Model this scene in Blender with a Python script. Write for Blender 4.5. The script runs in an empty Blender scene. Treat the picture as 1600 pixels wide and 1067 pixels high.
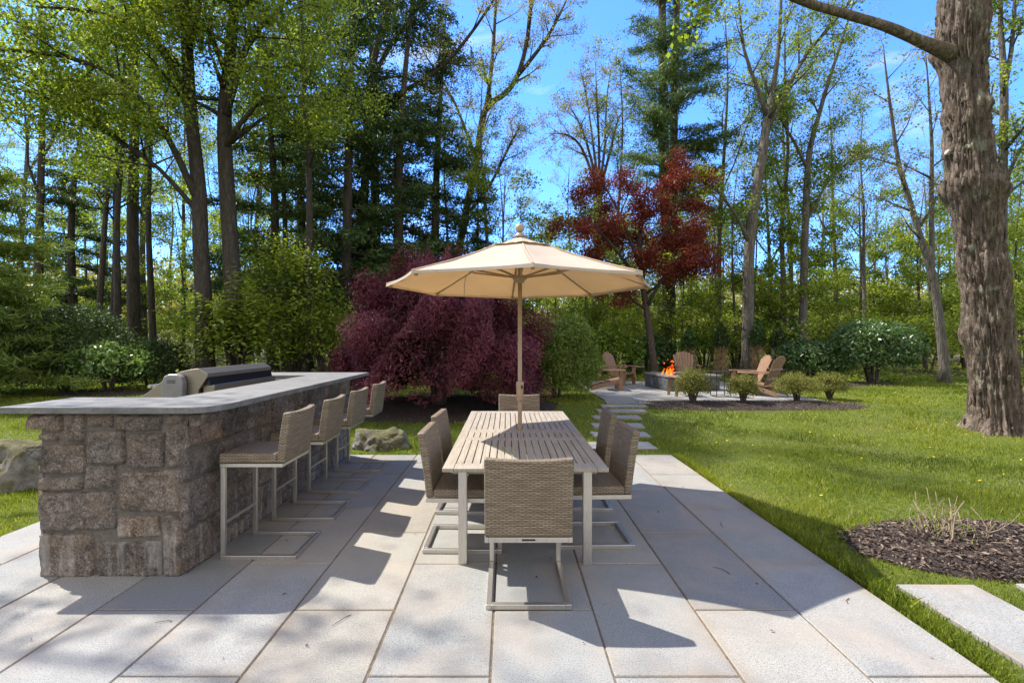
import bmesh
import bpy, math, random
import numpy as np
from mathutils import Vector, Matrix
from mathutils import noise as mn

SC = bpy.context.scene
COL = SC.collection
R = math.radians
F, CX, CY, CH = 755.0, 792.0, 533.5, 1.65      # focal length (photo pixels), vanishing point, eye height


def smooth(a, b, x):
    t = np.clip((np.asarray(x, float) - a) / (b - a), 0, 1)
    return t * t * (3 - 2 * t)


def terrain(x, y):
    """height of the garden: flat by the patio, a gentle rise to the fire pit, a wooded hill far off"""
    x = np.asarray(x, float); y = np.asarray(y, float)
    z = -0.018 + 0.21 * smooth(7.3, 12.2, y) + 0.25 * smooth(17.5, 30, y)
    z = z + 7.5 * smooth(40, 120, y) + 1.5 * smooth(-14, -40, x) * smooth(5, 30, y)
    z = z + 0.02 * np.sin(x * 1.3 + y * .7) * smooth(3.2, 6, np.abs(x)) * smooth(8, 16, y)
    return z


def tz(x, y):
    return float(terrain(x, y))


def world_at(px, py, Y):
    return Vector(((px - CX) * Y / F, Y, CH - (py - CY) * Y / F))


# ------------------------------------------------------------------ naming helpers
def tag(o, label=None, cat=None, group=None, kind=None):
    if label: o['label'] = label
    if cat: o['category'] = cat
    if group: o['group'] = group
    if kind: o['kind'] = kind
    return o


def thing(name, label, cat, loc=(0, 0, 0), rz=0.0, group=None):
    o = bpy.data.objects.new(name, None)
    COL.objects.link(o)
    o.empty_display_size = .2
    o.location = loc
    o.rotation_euler = (0, 0, rz)
    return tag(o, label, cat, group)


def copy_tree(root, loc=None, rz=None, scale=None, label=None, group=None):
    c = root.copy(); COL.objects.link(c)
    if loc is not None: c.location = loc
    if rz is not None: c.rotation_euler = (0, 0, rz)
    if scale is not None: c.scale = scale
    if label: c['label'] = label
    if group: c['group'] = group
    for ch in list(root.children):
        d = ch.copy(); COL.objects.link(d); d.parent = c
        for g in list(ch.children):
            e = g.copy(); COL.objects.link(e); e.parent = d
    return c


# ------------------------------------------------------------------ mesh builder
class MB:
    def __init__(s):
        s.v = []; s.f = []

    def add(s, vs, fs):
        b = len(s.v)
        s.v.extend(tuple(p) for p in vs)
        s.f.extend(tuple(i + b for i in f) for f in fs)

    BF = [(0, 3, 2, 1), (4, 5, 6, 7), (0, 1, 5, 4), (1, 2, 6, 5), (2, 3, 7, 6), (3, 0, 4, 7)]

    def box(s, x0, x1, y0, y1, z0, z1):
        s.add([(x0, y0, z0), (x1, y0, z0), (x1, y1, z0), (x0, y1, z0),
               (x0, y0, z1), (x1, y0, z1), (x1, y1, z1), (x0, y1, z1)], MB.BF)

    def hexa(s, bottom, top):
        s.add(list(bottom) + list(top), MB.BF)

    def beam(s, p, q, w, h, up=(0, 0, 1)):
        p = Vector(p); q = Vector(q); d = (q - p).normalized()
        u = Vector(up)
        a = d.cross(u)
        if a.length < 1e-4: a = d.cross(Vector((0, 1, 0)))
        a.normalize(); b = a.cross(d).normalized()
        a *= w / 2; b *= h / 2
        s.add([p - a - b, p + a - b, p + a + b, p - a + b, q - a - b, q + a - b, q + a + b, q - a + b],
              [(0, 1, 2, 3), (7, 6, 5, 4), (0, 4, 5, 1), (1, 5, 6, 2), (2, 6, 7, 3), (3, 7, 4, 0)])

    def tube(s, pts, rad, n=8, cap=True):
        m = len(pts); b = len(s.v); u = None
        for i in range(m):
            if i == 0: t = pts[1] - pts[0]
            elif i == m - 1: t = pts[-1] - pts[-2]
            else: t = pts[i + 1] - pts[i - 1]
            if t.length < 1e-9: t = Vector((0, 0, 1))
            t = t.normalized()
            if u is None:
                u = t.cross(Vector((.31, .77, .2)))
                if u.length < .05: u = t.cross(Vector((1, 0, 0)))
            else:
                u = u - t * u.dot(t)
            u = u.normalized(); w = t.cross(u)
            for k in range(n):
                a = 2 * math.pi * k / n
                q = pts[i] + (u * math.cos(a) + w * math.sin(a)) * rad[i]
                s.v.append((q.x, q.y, q.z))
        for i in range(m - 1):
            for k in range(n):
                k2 = (k + 1) % n
                s.f.append((b + i * n + k, b + i * n + k2, b + (i + 1) * n + k2, b + (i + 1) * n + k))
        if cap:
            s.f.append(tuple(b + k for k in range(n - 1, -1, -1)))
            s.f.append(tuple(b + (m - 1) * n + k for k in range(n)))

    def lathe(s, prof, c=(0, 0, 0), n=24):
        b = len(s.v); c = Vector(c)
        for (r, z) in prof:
            for k in range(n):
                a = 2 * math.pi * k / n
                s.v.append((c.x + r * math.cos(a), c.y + r * math.sin(a), c.z + z))
        m = len(prof)
        for i in range(m - 1):
            for k in range(n):
                k2 = (k + 1) % n
                s.f.append((b + i * n + k, b + i * n + k2, b + (i + 1) * n + k2, b + (i + 1) * n + k))
        s.f.append(tuple(b + k for k in range(n - 1, -1, -1)))
        s.f.append(tuple(b + (m - 1) * n + k for k in range(n)))

    def prism(s, poly, z0, z1):
        """poly: counter-clockwise (x, y) list"""
        n = len(poly)
        s.add([(x, y, z0) for x, y in poly] + [(x, y, z1) for x, y in poly],
              [tuple(range(n - 1, -1, -1)), tuple(range(n, 2 * n))] +
              [(i, (i + 1) % n, n + (i + 1) % n, n + i) for i in range(n)])

    def build(s, name, mat, parent=None, smoothed=False, bevel=0.0, seg=2, uv=False, loc=None, rnd=None):
        me = bpy.data.meshes.new(name)
        me.from_pydata(s.v, [], s.f)
        me.validate()
        if rnd is not None:
            a = me.attributes.new('rnd', 'FLOAT', 'POINT')
            a.data.foreach_set('value', np.asarray(rnd, np.float32))
        if id(s) in EDGE:
            a = me.attributes.new('edge', 'FLOAT', 'POINT')
            a.data.foreach_set('value', np.asarray(EDGE.pop(id(s)), np.float32))
        if uv: uvbox(me)
        if smoothed:
            me.shade_smooth()
        return link(name, me, mat, parent, bevel, seg, loc)


def link(name, me, mat, parent=None, bevel=0.0, seg=2, loc=None):
    o = bpy.data.objects.new(name, me)
    COL.objects.link(o)
    if mat is not None: me.materials.append(mat)
    if parent is not None: o.parent = parent
    if loc is not None: o.location = loc
    if bevel:
        m = o.modifiers.new('edge', 'BEVEL'); m.width = bevel; m.segments = seg
        m.limit_method = 'ANGLE'; m.angle_limit = R(35)
    return o


def uvbox(me):
    uvl = me.uv_layers.new(name='UVMap')
    co = [v.co for v in me.vertices]
    for p in me.polygons:
        nx, ny, nz = (abs(c) for c in p.normal)
        for li in p.loop_indices:
            c = co[me.loops[li].vertex_index]
            if nz >= nx and nz >= ny: uvl.data[li].uv = (c.x, c.y)
            elif ny >= nx: uvl.data[li].uv = (c.x, c.z)
            else: uvl.data[li].uv = (c.y, c.z)


def np_mesh(name, verts, faces, rnd=None, col=None):
    """verts (n,3); faces (m,k) of one face size"""
    me = bpy.data.meshes.new(name)
    verts = np.asarray(verts, np.float32); faces = np.asarray(faces, np.int32)
    n, (m, k) = len(verts), faces.shape
    me.vertices.add(n); me.vertices.foreach_set('co', verts.ravel())
    me.loops.add(m * k); me.loops.foreach_set('vertex_index', faces.ravel())
    me.polygons.add(m)
    me.polygons.foreach_set('loop_start', np.arange(0, m * k, k, dtype=np.int32))
    me.polygons.foreach_set('loop_total', np.full(m, k, np.int32))
    if rnd is not None:
        a = me.attributes.new('rnd', 'FLOAT', 'POINT')
        a.data.foreach_set('value', np.asarray(rnd, np.float32))
    me.update(calc_edges=True)
    return me


# ------------------------------------------------------------------ materials
class NT:
    def __init__(s, name):
        s.m = bpy.data.materials.new(name); s.m.use_nodes = True
        s.t = s.m.node_tree; s.n = s.t.nodes; s.n.clear()
        s.out = s.n.new('ShaderNodeOutputMaterial')

    def node(s, typ, ins=None, **props):
        n = s.n.new(typ)
        for k, v in props.items(): setattr(n, k, v)
        for k, v in (ins or {}).items():
            sk = n.inputs[k]
            if isinstance(v, bpy.types.NodeSocket): s.t.links.new(v, sk)
            else: sk.default_value = v
        return n

    def coord(s, which='Object', scale=(1, 1, 1)):
        c = s.node('ShaderNodeTexCoord')
        if scale == (1, 1, 1): return c.outputs[which]
        return s.node('ShaderNodeMapping', {'Vector': c.outputs[which], 'Scale': scale}).outputs[0]

    def noise(s, vec, scale, detail=4.0, rough=.55, dist=0.0):
        return s.node('ShaderNodeTexNoise', {'Vector': vec, 'Scale': scale, 'Detail': detail, 'Roughness': rough, 'Distortion': dist}).outputs[0]

    def ramp(s, fac, stops, interp='LINEAR'):
        n = s.node('ShaderNodeValToRGB', {'Fac': fac})
        cr = n.color_ramp; cr.interpolation = interp
        while len(cr.elements) < len(stops): cr.elements.new(.5)
        for e, (p, c) in zip(cr.elements, stops):
            e.position = p
            e.color = (c, c, c, 1) if isinstance(c, (int, float)) else (*c, 1)
        return n.outputs[0]

    def mix(s, fac, a, b, mode='MIX'):
        n = s.n.new('ShaderNodeMix'); n.data_type = 'RGBA'; n.blend_type = mode
        for sk, v in ((n.inputs[0], fac), (n.inputs[6], a), (n.inputs[7], b)):
            if isinstance(v, bpy.types.NodeSocket): s.t.links.new(v, sk)
            elif isinstance(v, (int, float)): sk.default_value = v if sk == n.inputs[0] else (v, v, v, 1)
            else: sk.default_value = (*v, 1)
        return n.outputs[2]

    def math(s, op, a, b=0.0, c=0.0):
        n = s.n.new('ShaderNodeMath'); n.operation = op
        for i, v in enumerate((a, b, c)):
            if isinstance(v, bpy.types.NodeSocket): s.t.links.new(v, n.inputs[i])
            else: n.inputs[i].default_value = v
        return n.outputs[0]

    def attr(s, name='rnd'):
        return s.node('ShaderNodeAttribute', attribute_name=name).outputs['Fac']

    def bump(s, h, strength=.3, dist=.01, normal=None):
        ins = {'Height': h, 'Strength': strength, 'Distance': dist}
        if normal is not None: ins['Normal'] = normal
        return s.node('ShaderNodeBump', ins).outputs[0]

    def pbr(s, col, rough=.6, metal=0.0, normal=None, spec=.4, **kw):
        def c4(v): return v if isinstance(v, bpy.types.NodeSocket) else (*v, 1)
        ins = {'Base Color': c4(col), 'Roughness': rough, 'Metallic': metal, 'Specular IOR Level': spec}
        if normal is not None: ins['Normal'] = normal
        ins.update(kw)
        return s.node('ShaderNodeBsdfPrincipled', ins).outputs[0]

    def done(s, sh):
        s.t.links.new(sh, s.out.inputs['Surface']); return s.m


def leaf_mat(name, stops, trans=.45, tint=(1.15, 1.2, .55), rough=.5, spec=.25, gain=1.55):
    t = NT(name)
    stops = [(p, (col[0] * gain * 1.06, col[1] * gain, col[2] * gain)) for p, col in stops]
    col = t.ramp(t.attr(), stops)
    tc = t.mix(1.0, col, tint, 'MULTIPLY')
    a = t.pbr(col, rough, spec=spec)
    b = t.node('ShaderNodeBsdfTranslucent', {'Color': tc}).outputs[0]
    return t.done(t.node('ShaderNodeMixShader', {0: trans, 1: a, 2: b}).outputs[0])


def make_materials():
    M = {}
    # granite pavers
    t = NT('granite_paver'); c = t.coord()
    sp = t.noise(c, 320, 2, .7); sp2 = t.noise(c, 120, 3, .7)
    base = t.ramp(t.attr(), [(0, (.178, .182, .175)), (.3, (.255, .256, .24)), (.6, (.205, .21, .202)), (.85, (.268, .262, .235)), (1, (.25, .227, .182))])
    k = t.ramp(sp, [(.32, .30), (.46, .95), (.62, 1.28)])
    col = t.mix(1, base, k, 'MULTIPLY')
    col = t.mix(1, col, t.ramp(sp2, [(.36, .55), (.50, 1.05)]), 'MULTIPLY')
    st = t.ramp(t.noise(c, 1.7, 5, .6, .6), [(.45, 0.0), (.70, .6)])
    col = t.mix(st, col, (.30, .245, .19))
    st2 = t.ramp(t.noise(c, 2.6, 7, .7, .4), [(.46, 0.0), (.72, .55)])
    col = t.mix(st2, col, (.17, .163, .15))
    eg = t.math('MULTIPLY', t.math('POWER', t.attr('edge'), 1.6), t.ramp(t.noise(c, 1.3, 5, .65), [(.44, 0.0), (.68, .5)]))
    col = t.mix(eg, col, (.21, .15, .095))
    nb = t.bump(t.math('ADD', sp, sp2), .16, .004)
    M['paver'] = t.done(t.pbr(col, .75, normal=nb, spec=.3))
    # sandy joints
    t = NT('joint_sand'); c = t.coord()
    col = t.ramp(t.noise(c, 40, 4), [(.3, (.075, .055, .036)), (.7, (.17, .13, .085))])
    M['joint'] = t.done(t.pbr(col, .95))
    # masonry stone
    t = NT('field_stone'); c = t.coord(); a = t.attr()
    base = t.ramp(a, [(0, (.105, .088, .074)), (.2, (.175, .138, .108)), (.4, (.115, .102, .092)), (.6, (.205, .152, .112)), (.8, (.14, .12, .104)), (1, (.19, .16, .13))])
    n1 = t.noise(c, 9, 8, .7, 1.2); n2 = t.noise(c, 62, 6, .8, .6); n3 = t.noise(c, 150, 3, .8)
    col = t.mix(1, base, t.ramp(n1, [(.30, .35), (.5, .95), (.68, 1.65)]), 'MULTIPLY')
    col = t.mix(1, col, t.ramp(n2, [(.34, .25), (.5, 1.0), (.66, 2.0)]), 'MULTIPLY')
    col = t.mix(1, col, t.ramp(n3, [(.36, .45), (.5, 1.0), (.64, 1.5)]), 'MULTIPLY')
    rust = t.ramp(t.noise(c, 5.3, 6, .65, .8), [(.5, 0.0), (.68, .5)])
    col = t.mix(rust, col, (.20, .14, .09))
    sep = t.node('ShaderNodeSeparateXYZ', {0: c})
    low = t.ramp(sep.outputs[2], [(.0, 1.0), (.30, .75), (.42, 0.0)])
    streak = t.ramp(t.noise(t.coord('Object', (7, 7, 1.1)), 1.0, 5, .65, .5), [(.52, 0.0), (.68, .75)])
    col = t.mix(t.math('MULTIPLY', low, streak), col, (.42, .40, .37))
    h = t.math('ADD', t.math('MULTIPLY', n1, .6), t.math('ADD', t.math('MULTIPLY', n2, .6), t.math('MULTIPLY', n3, .2)))
    M['stone'] = t.done(t.pbr(col, .85, normal=t.bump(h, .75, .022), spec=.3))
    t = NT('mortar'); c = t.coord()
    col = t.ramp(t.noise(c, 30, 6, .7), [(.3, (.085, .074, .060)), (.7, (.16, .142, .118))])
    M['mortar'] = t.done(t.pbr(col, .95, normal=t.bump(t.noise(c, 120, 4), .5, .006)))
    # bluestone slab
    t = NT('bluestone'); c = t.coord()
    n1 = t.noise(c, 3.5, 6, .6, .7); n2 = t.noise(c, 60, 5, .7)
    col = t.ramp(n1, [(.25, (.095, .095, .09)), (.5, (.14, .138, .13)), (.75, (.185, .177, .16))])
    col = t.mix(1, col, t.ramp(n2, [(.3, .75), (.6, 1.1)]), 'MULTIPLY')
    M['slab'] = t.done(t.pbr(col, .6, normal=t.bump(t.math('ADD', n1, t.math('MULTIPLY', n2, .5)), .4, .012)))
    # fire pit block: dark grey granite
    t = NT('pit_stone'); c = t.coord()
    n1 = t.noise(c, 8, 8, .7, .6)
    col = t.ramp(n1, [(.25, (.035, .036, .038)), (.5, (.075, .076, .08)), (.75, (.14, .14, .14))])
    M['pit'] = t.done(t.pbr(col, .8, normal=t.bump(n1, .7, .03)))
    # woven wicker
    t = NT('wicker'); uv = t.node('ShaderNodeTexCoord').outputs['UV']
    s = t.node('ShaderNodeSeparateXYZ', {0: uv}); u, v = s.outputs[0], s.outputs[1]
    row = t.math('FLOOR', t.math('MULTIPLY', v, 1 / .0115))
    ph = t.math('ADD', t.math('MULTIPLY', u, math.pi / .024), t.math('MULTIPLY', row, math.pi))
    wob = t.math('MULTIPLY', t.noise(uv, 30, 2), 1.2)
    sv = t.math('ABSOLUTE', t.math('SINE', t.math('MULTIPLY', v, math.pi / .0115)))
    su = t.math('MULTIPLY_ADD', t.math('SINE', t.math('ADD', ph, wob)), .5, .5)
    h = t.math('MULTIPLY', t.math('POWER', sv, .6), t.math('MULTIPLY_ADD', su, .75, .25))
    tone = t.ramp(t.noise(t.node('ShaderNodeMapping', {'Vector': uv, 'Scale': (6, 85, 1)}).outputs[0], 1, 2), [(.3, (.142, .106, .068)), (.5, (.228, .178, .119)), (.7, (.335, .274, .19))])
    col = t.mix(t.ramp(h, [(.04, 0.0), (.55, 1.0)]), (.085, .058, .038), tone)
    M['wicker'] = t.done(t.pbr(col, .5, normal=t.bump(h, 1.0, .006), spec=.4))
    # brushed steel
    t = NT('brushed_steel'); c = t.coord('Object', (60, 60, 4))
    n1 = t.noise(c, 3, 4)
    M['steel'] = t.done(t.pbr(t.ramp(n1, [(.3, (.47, .44, .39)), (.7, (.60, .565, .51))]), t.ramp(n1, [(.3, .30), (.7, .42)]), .88))
    t = NT('stainless'); c = t.coord('Object', (90, 3, 90))
    n1 = t.noise(c, 3, 4)
    M['stainless'] = t.done(t.pbr(t.ramp(n1, [(.3, (.23, .19, .145)), (.7, (.33, .28, .22))]), .42, .95))
    M['dark'] = simple('black_enamel', (.008, .008, .009), .35)
    M['cast'] = simple('cast_aluminium', (.22, .21, .20), .5, .5)
    M['black_metal'] = simple('black_metal', (.014, .014, .014), .45)
    # weathered teak, grain along y
    t = NT('weathered_teak'); c = t.coord('Object', (26, 1.3, 26))
    n1 = t.noise(c, 2.2, 6, .65, .6); n2 = t.noise(t.coord('Object', (1, 1, 1)), 4, 3)
    col = t.ramp(n1, [(.25, (.185, .152, .115)), (.5, (.285, .245, .192)), (.75, (.375, .335, .27))])
    col = t.mix(t.ramp(n2, [(.4, 0.0), (.65, .35)]), col, (.30, .265, .225))
    M['teak'] = t.done(t.pbr(col, .62, normal=t.bump(n1, .25, .003)))
    # adirondack boards
    t = NT('cedar_board'); c = t.coord('Object', (14, 14, 2))
    n1 = t.noise(c, 2.5, 6, .65, .5)
    M['cedar'] = t.done(t.pbr(t.ramp(n1, [(.25, (.135, .075, .042)), (.5, (.215, .125, .074)), (.75, (.30, .19, .118))]), .6))
    # umbrella
    t = NT('canvas'); c = t.coord()
    w = t.noise(c, 420, 2); big = t.noise(c, 2.2, 4)
    col = t.mix(1, t.ramp(big, [(.3, (.57, .505, .42)), (.7, (.63, .565, .475))]), t.ramp(w, [(.3, .9), (.7, 1.05)]), 'MULTIPLY')
    nb = t.bump(t.math('ADD', t.math('MULTIPLY', w, .15), big), .3, .03)
    a = t.pbr(col, .9, normal=nb, spec=.1)
    b = t.node('ShaderNodeBsdfTranslucent', {'Color': t.mix(1, col, (1.2, .98, .66), 'MULTIPLY')}).outputs[0]
    M['canvas'] = t.done(t.node('ShaderNodeMixShader', {0: .42, 1: a, 2: b}).outputs[0])
    M['pole'] = simple('tan_pole', (.36, .25, .15), .42)
    M['finial'] = simple('finial_paint', (.30, .235, .165), .5)
    # bark
    def bark(name, lo, mid, hi, sc=1.0, lichen=0.0):
        t = NT(name); c = t.coord('Object', (9 * sc, 9 * sc, 1.6 * sc))
        n1 = t.noise(c, 1.6, 8, .7, .8); n2 = t.noise(t.coord(), 38 * sc, 5, .7)
        v = t.node('ShaderNodeTexVoronoi', {'Vector': c, 'Scale': 1.3, 'Randomness': 1.0}, feature='DISTANCE_TO_EDGE').outputs[0]
        col = t.ramp(n1, [(.28, lo), (.5, mid), (.72, hi)])
        col = t.mix(1, col, t.ramp(n2, [(.3, .55), (.6, 1.15)]), 'MULTIPLY')
        if lichen:
            li = t.ramp(t.noise(t.coord(), 2.3, 6, .6, .4), [(.60, 0.0), (.66, lichen)])
            col = t.mix(li, col, (.30, .32, .22))
            mo = t.ramp(t.noise(t.coord(), 1.1, 6, .7, .4), [(.55, 0.0), (.70, .5)])
            col = t.mix(mo, col, (.10, .085, .045))
        h = t.math('ADD', n1, t.math('ADD', t.math('MULTIPLY', n2, .25), t.math('MULTIPLY', t.math('MINIMUM', v, .22), 1.6)))
        return t.done(t.pbr(col, .9, normal=t.bump(h, .9, .05 / sc), spec=.2))
    M['bark_dark'] = bark('dark_bark', (.03, .024, .018), (.065, .053, .042), (.12, .10, .085))
    M['bark_grey'] = bark('grey_bark', (.06, .052, .042), (.125, .11, .092), (.22, .20, .17))
    M['bark_maple'] = bark('maple_bark', (.036, .026, .019), (.142, .108, .082), (.30, .243, .19), .8, .5)
    M['bark_red'] = bark('slim_bark', (.05, .035, .028), (.09, .068, .055), (.15, .12, .10), 2)
    M['stub'] = simple('cut_wood', (.33, .29, .24), .8)
    # leaves
    M['leaf_spring'] = leaf_mat('spring_leaf', [(0, (.032, .056, .009)), (.35, (.09, .132, .02)), (.75, (.185, .23, .034)), (1, (.30, .32, .055))], .58)
    M['leaf_green'] = leaf_mat('fresh_green_leaf', [(0, (.035, .07, .01)), (.45, (.085, .145, .016)), (.8, (.14, .20, .024)), (1, (.20, .26, .045))], .5)
    M['leaf_olive'] = leaf_mat('budding_leaf', [(0, (.10, .10, .03)), (.5, (.19, .19, .05)), (1, (.30, .28, .09))], .4, (1.1, 1.05, .6))
    M['needle_dark'] = leaf_mat('dark_needle', [(0, (.014, .030, .010)), (.5, (.032, .058, .016)), (1, (.065, .095, .024))], .28, (1.1, 1.2, .6))
    M['needle_pine'] = leaf_mat('pine_needle', [(0, (.025, .05, .022)), (.5, (.055, .098, .036)), (1, (.12, .16, .055))], .3, (1.1, 1.15, .6))
    M['needle_light'] = leaf_mat('light_needle', [(0, (.035, .06, .012)), (.5, (.085, .125, .022)), (1, (.15, .19, .04))], .35)
    M['leaf_red'] = leaf_mat('red_leaf', [(0, (.050, .012, .009)), (.5, (.105, .026, .017)), (.85, (.155, .046, .027)), (1, (.21, .085, .04))], .45, (1.5, .75, .5))
    M['leaf_purple'] = leaf_mat('purple_leaf', [(0, (.028, .007, .010)), (.5, (.072, .016, .023)), (.85, (.125, .034, .044)), (1, (.19, .068, .078))], .32, (1.4, .6, .6))
    M['leaf_dark'] = leaf_mat('glossy_dark_leaf', [(0, (.018, .042, .012)), (.5, (.035, .075, .018)), (1, (.075, .12, .03))], .28, rough=.35, spec=.5)
    M['leaf_rhodo'] = leaf_mat('pale_glossy_leaf', [(0, (.04, .085, .02)), (.5, (.085, .155, .035)), (1, (.17, .24, .08))], .35, rough=.35, spec=.5)
    M['leaf_bronze'] = leaf_mat('bronze_leaf', [(0, (.045, .06, .012)), (.5, (.095, .11, .022)), (.8, (.15, .145, .035)), (1, (.19, .11, .04))], .4)
    M['grass'] = leaf_mat('grass_blade', [(0, (.045, .072, .009)), (.4, (.112, .148, .016)), (.75, (.18, .205, .024)), (.92, (.24, .245, .048)), (1, (.32, .28, .12))], .42, (1.1, 1.15, .5), .55, .2)
    M['straw'] = leaf_mat('dry_straw', [(0, (.16, .12, .06)), (1, (.36, .28, .16))], .3, (1, .9, .7))
    M['dandelion'] = simple('dandelion_yellow', (.75, .52, .01), .7)
    M['dry_stem'] = simple('dry_stem', (.235, .18, .12), .8)
    # mulch
    t = NT('bark_mulch'); c = t.coord()
    n1 = t.noise(t.coord('Object', (55, 55, 30)), 1, 5, .7, .5)
    M['mulch'] = t.done(t.pbr(t.ramp(n1, [(.3, (.012, .008, .006)), (.5, (.040, .026, .019)), (.72, (.095, .065, .048))]), .95, normal=t.bump(n1, .9, .03)))
    t = NT('mulch_chip')
    M['chip'] = t.done(t.pbr(t.ramp(t.attr(), [(0, (.022, .014, .010)), (.5, (.078, .052, .038)), (.85, (.14, .10, .075)), (1, (.24, .185, .14))]), .9))
    # boulder with moss
    t = NT('mossy_rock'); c = t.coord()
    n1 = t.noise(c, 6, 8, .7, .5)
    col = t.ramp(n1, [(.3, (.10, .09, .08)), (.55, (.22, .20, .18)), (.75, (.36, .33, .30))])
    g = t.node('ShaderNodeNewGeometry'); up = t.node('ShaderNodeSeparateXYZ', {0: g.outputs['Normal']}).outputs[2]
    mo = t.ramp(t.math('ADD', t.math('MULTIPLY', up, .3), t.noise(c, 4, 6, .7)), [(.54, 0.0), (.68, .9)])
    col = t.mix(mo, col, t.ramp(t.noise(c, 25, 4), [(.3, (.05, .05, .012)), (.7, (.12, .105, .03))]))
    M['rock'] = t.done(t.pbr(col, .9, normal=t.bump(t.math('ADD', n1, t.noise(c, 60, 4)), .7, .03)))
    # ground
    t = NT('ground_soil'); c = t.coord()
    sx = t.node('ShaderNodeSeparateXYZ', {0: c})
    n1 = t.noise(c, .6, 6, .6); n2 = t.noise(c, 14, 6, .7); n3 = t.noise(c, 90, 4, .7)
    gr = t.ramp(n2, [(.3, (.06, .08, .014)), (.55, (.10, .13, .022)), (.75, (.15, .155, .045))])
    gr = t.mix(t.ramp(n1, [(.5, 0.0), (.7, .5)]), gr, (.13, .115, .05))
    wood = t.ramp(n2, [(.3, (.03, .022, .014)), (.5, (.075, .055, .034)), (.7, (.15, .115, .07))])
    wood = t.mix(t.ramp(n1, [(.42, 0.0), (.62, .85)]), wood, (.075, .10, .022))
    edge = t.math('ADD', sx.outputs[1], t.math('MULTIPLY', t.math('SUBTRACT', t.noise(c, .35, 3), .5), 6.0))
    fac = t.ramp(t.math('MULTIPLY', edge, 1 / 40), [(.47, 0.0), (.50, 1.0)])
    col = t.mix(fac, gr, wood)
    far = t.ramp(t.math('MULTIPLY', sx.outputs[1], 1 / 100), [(.36, 0.0), (.6, 1.0)])
    col = t.mix(far, col, t.ramp(n1, [(.3, (.11, .12, .035)), (.7, (.20, .19, .07))]))
    M['ground'] = t.done(t.pbr(col, .95, normal=t.bump(t.math('ADD', n2, t.math('MULTIPLY', n3, .5)), .8, .04), spec=.15))
    return M


def simple(name, col, rough=.5, metal=0.0):
    t = NT(name); c = t.coord()
    n1 = t.noise(c, 14, 5, .6)
    k = t.mix(1, (*col,), t.ramp(n1, [(.3, .86), (.7, 1.1)]), 'MULTIPLY')
    return t.done(t.pbr(k, t.ramp(n1, [(.3, max(.05, rough - .06)), (.7, min(1, rough + .06))]), metal))


M = make_materials()
# =================================================================== PATIO
EDGE = {}


def slab_island(mb, x0, x1, y0, y1, z0, z1, rnd, rv, jit=0.0, rng=random):
    """one paving slab with softened upper edges"""
    e = .005
    j = [rng.uniform(-jit, jit) for _ in range(8)]
    P = [(x0 + j[0], y0 + j[1]), (x1 + j[2], y0 + j[3]), (x1 + j[4], y1 + j[5]), (x0 + j[6], y1 + j[7])]
    cx = sum(p[0] for p in P) / 4; cy = sum(p[1] for p in P) / 4
    Q = [(x - math.copysign(e, x - cx), y - math.copysign(e, y - cy)) for x, y in P]
    i_ = min(.10, .3 * min(x1 - x0, y1 - y0))
    I = [(x - math.copysign(i_, x - cx), y - math.copysign(i_, y - cy)) for x, y in P]
    b = len(mb.v)
    for z, PP in ((z0, P), (z1 - e, P), (z1, Q), (z1, I)):
        for x, y in PP: mb.v.append((x, y, z))
    mb.f.append((b + 12, b + 13, b + 14, b + 15))
    for lv in (0, 4, 8):
        for i in range(4):
            k = (i + 1) % 4
            mb.f.append((b + lv + i, b + lv + k, b + lv + 4 + k, b + lv + 4 + i))
    EDGE.setdefault(id(mb), []).extend([1.0] * 12 + [0.0] * 4)
    rnd.extend([rv] * 16)


def build_patio():
    rng = random.Random(4)
    xs = [-4.30, -3.745, -3.14, -2.53, -1.92, -1.31, -.69, -.08, .53, 1.155, 1.78, 2.40]
    mb = MB(); rnd = []
    for i in range(len(xs) - 1):
        L = 1.205
        start = 2.385 if i % 2 == 0 else 2.975
        y = start - 5 * L
        g = .0055
        while y < 7.05 - .05:
            y1 = min(y + L, 7.05)
            if 7.05 - y1 < .2: y1 = 7.05
            slab_island(mb, xs[i] + g, xs[i + 1] - g, y + g, y1 - g, -.05, rng.uniform(-.0012, .0012), rnd, rng.random(), .0015, rng)
            y = y1
    tag(mb.build('patio', M['paver'], rnd=rnd), kind='structure')
    mb = MB(); mb.box(-4.30, 2.40, -3.9, 7.05, -.06, -.007)
    tag(mb.build('patio_joints', M['joint']), kind='structure')
    # fire pit terrace
    mb = MB(); rnd = []
    z = .215
    y = 11.75
    while y < 17.2:
        x = 2.4
        while x < 7.7:
            x1 = min(x + .75, 7.75)
            slab_island(mb, x + .005, x1 - .005, y + .005, y + .595, z - .1, z + rng.uniform(-.002, .002), rnd, rng.random() * .8, .002, rng)
            x = x1
        y += .6
    tag(mb.build('fire_terrace', M['paver'], rnd=rnd), kind='structure')
    mb = MB(); mb.box(2.4, 7.75, 11.75, 17.15, z - .12, z - .01)
    tag(mb.build('fire_terrace_base', M['joint']), kind='structure')


STONES = [(1.78, 7.62, 1.05, .46), (1.98, 8.42, .98, .42), (2.08, 9.12, .96, .40), (2.22, 9.82, .95, .40), (2.46, 10.45, 1.02, .40), (2.66, 11.0, 1.04, .40), (2.86, 11.48, 1.02, .36)]
PATH_SLABS = [(2.63, 3.15, 1.6, 3.265), (3.45, 4.05, 1.7, 3.28)]


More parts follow.
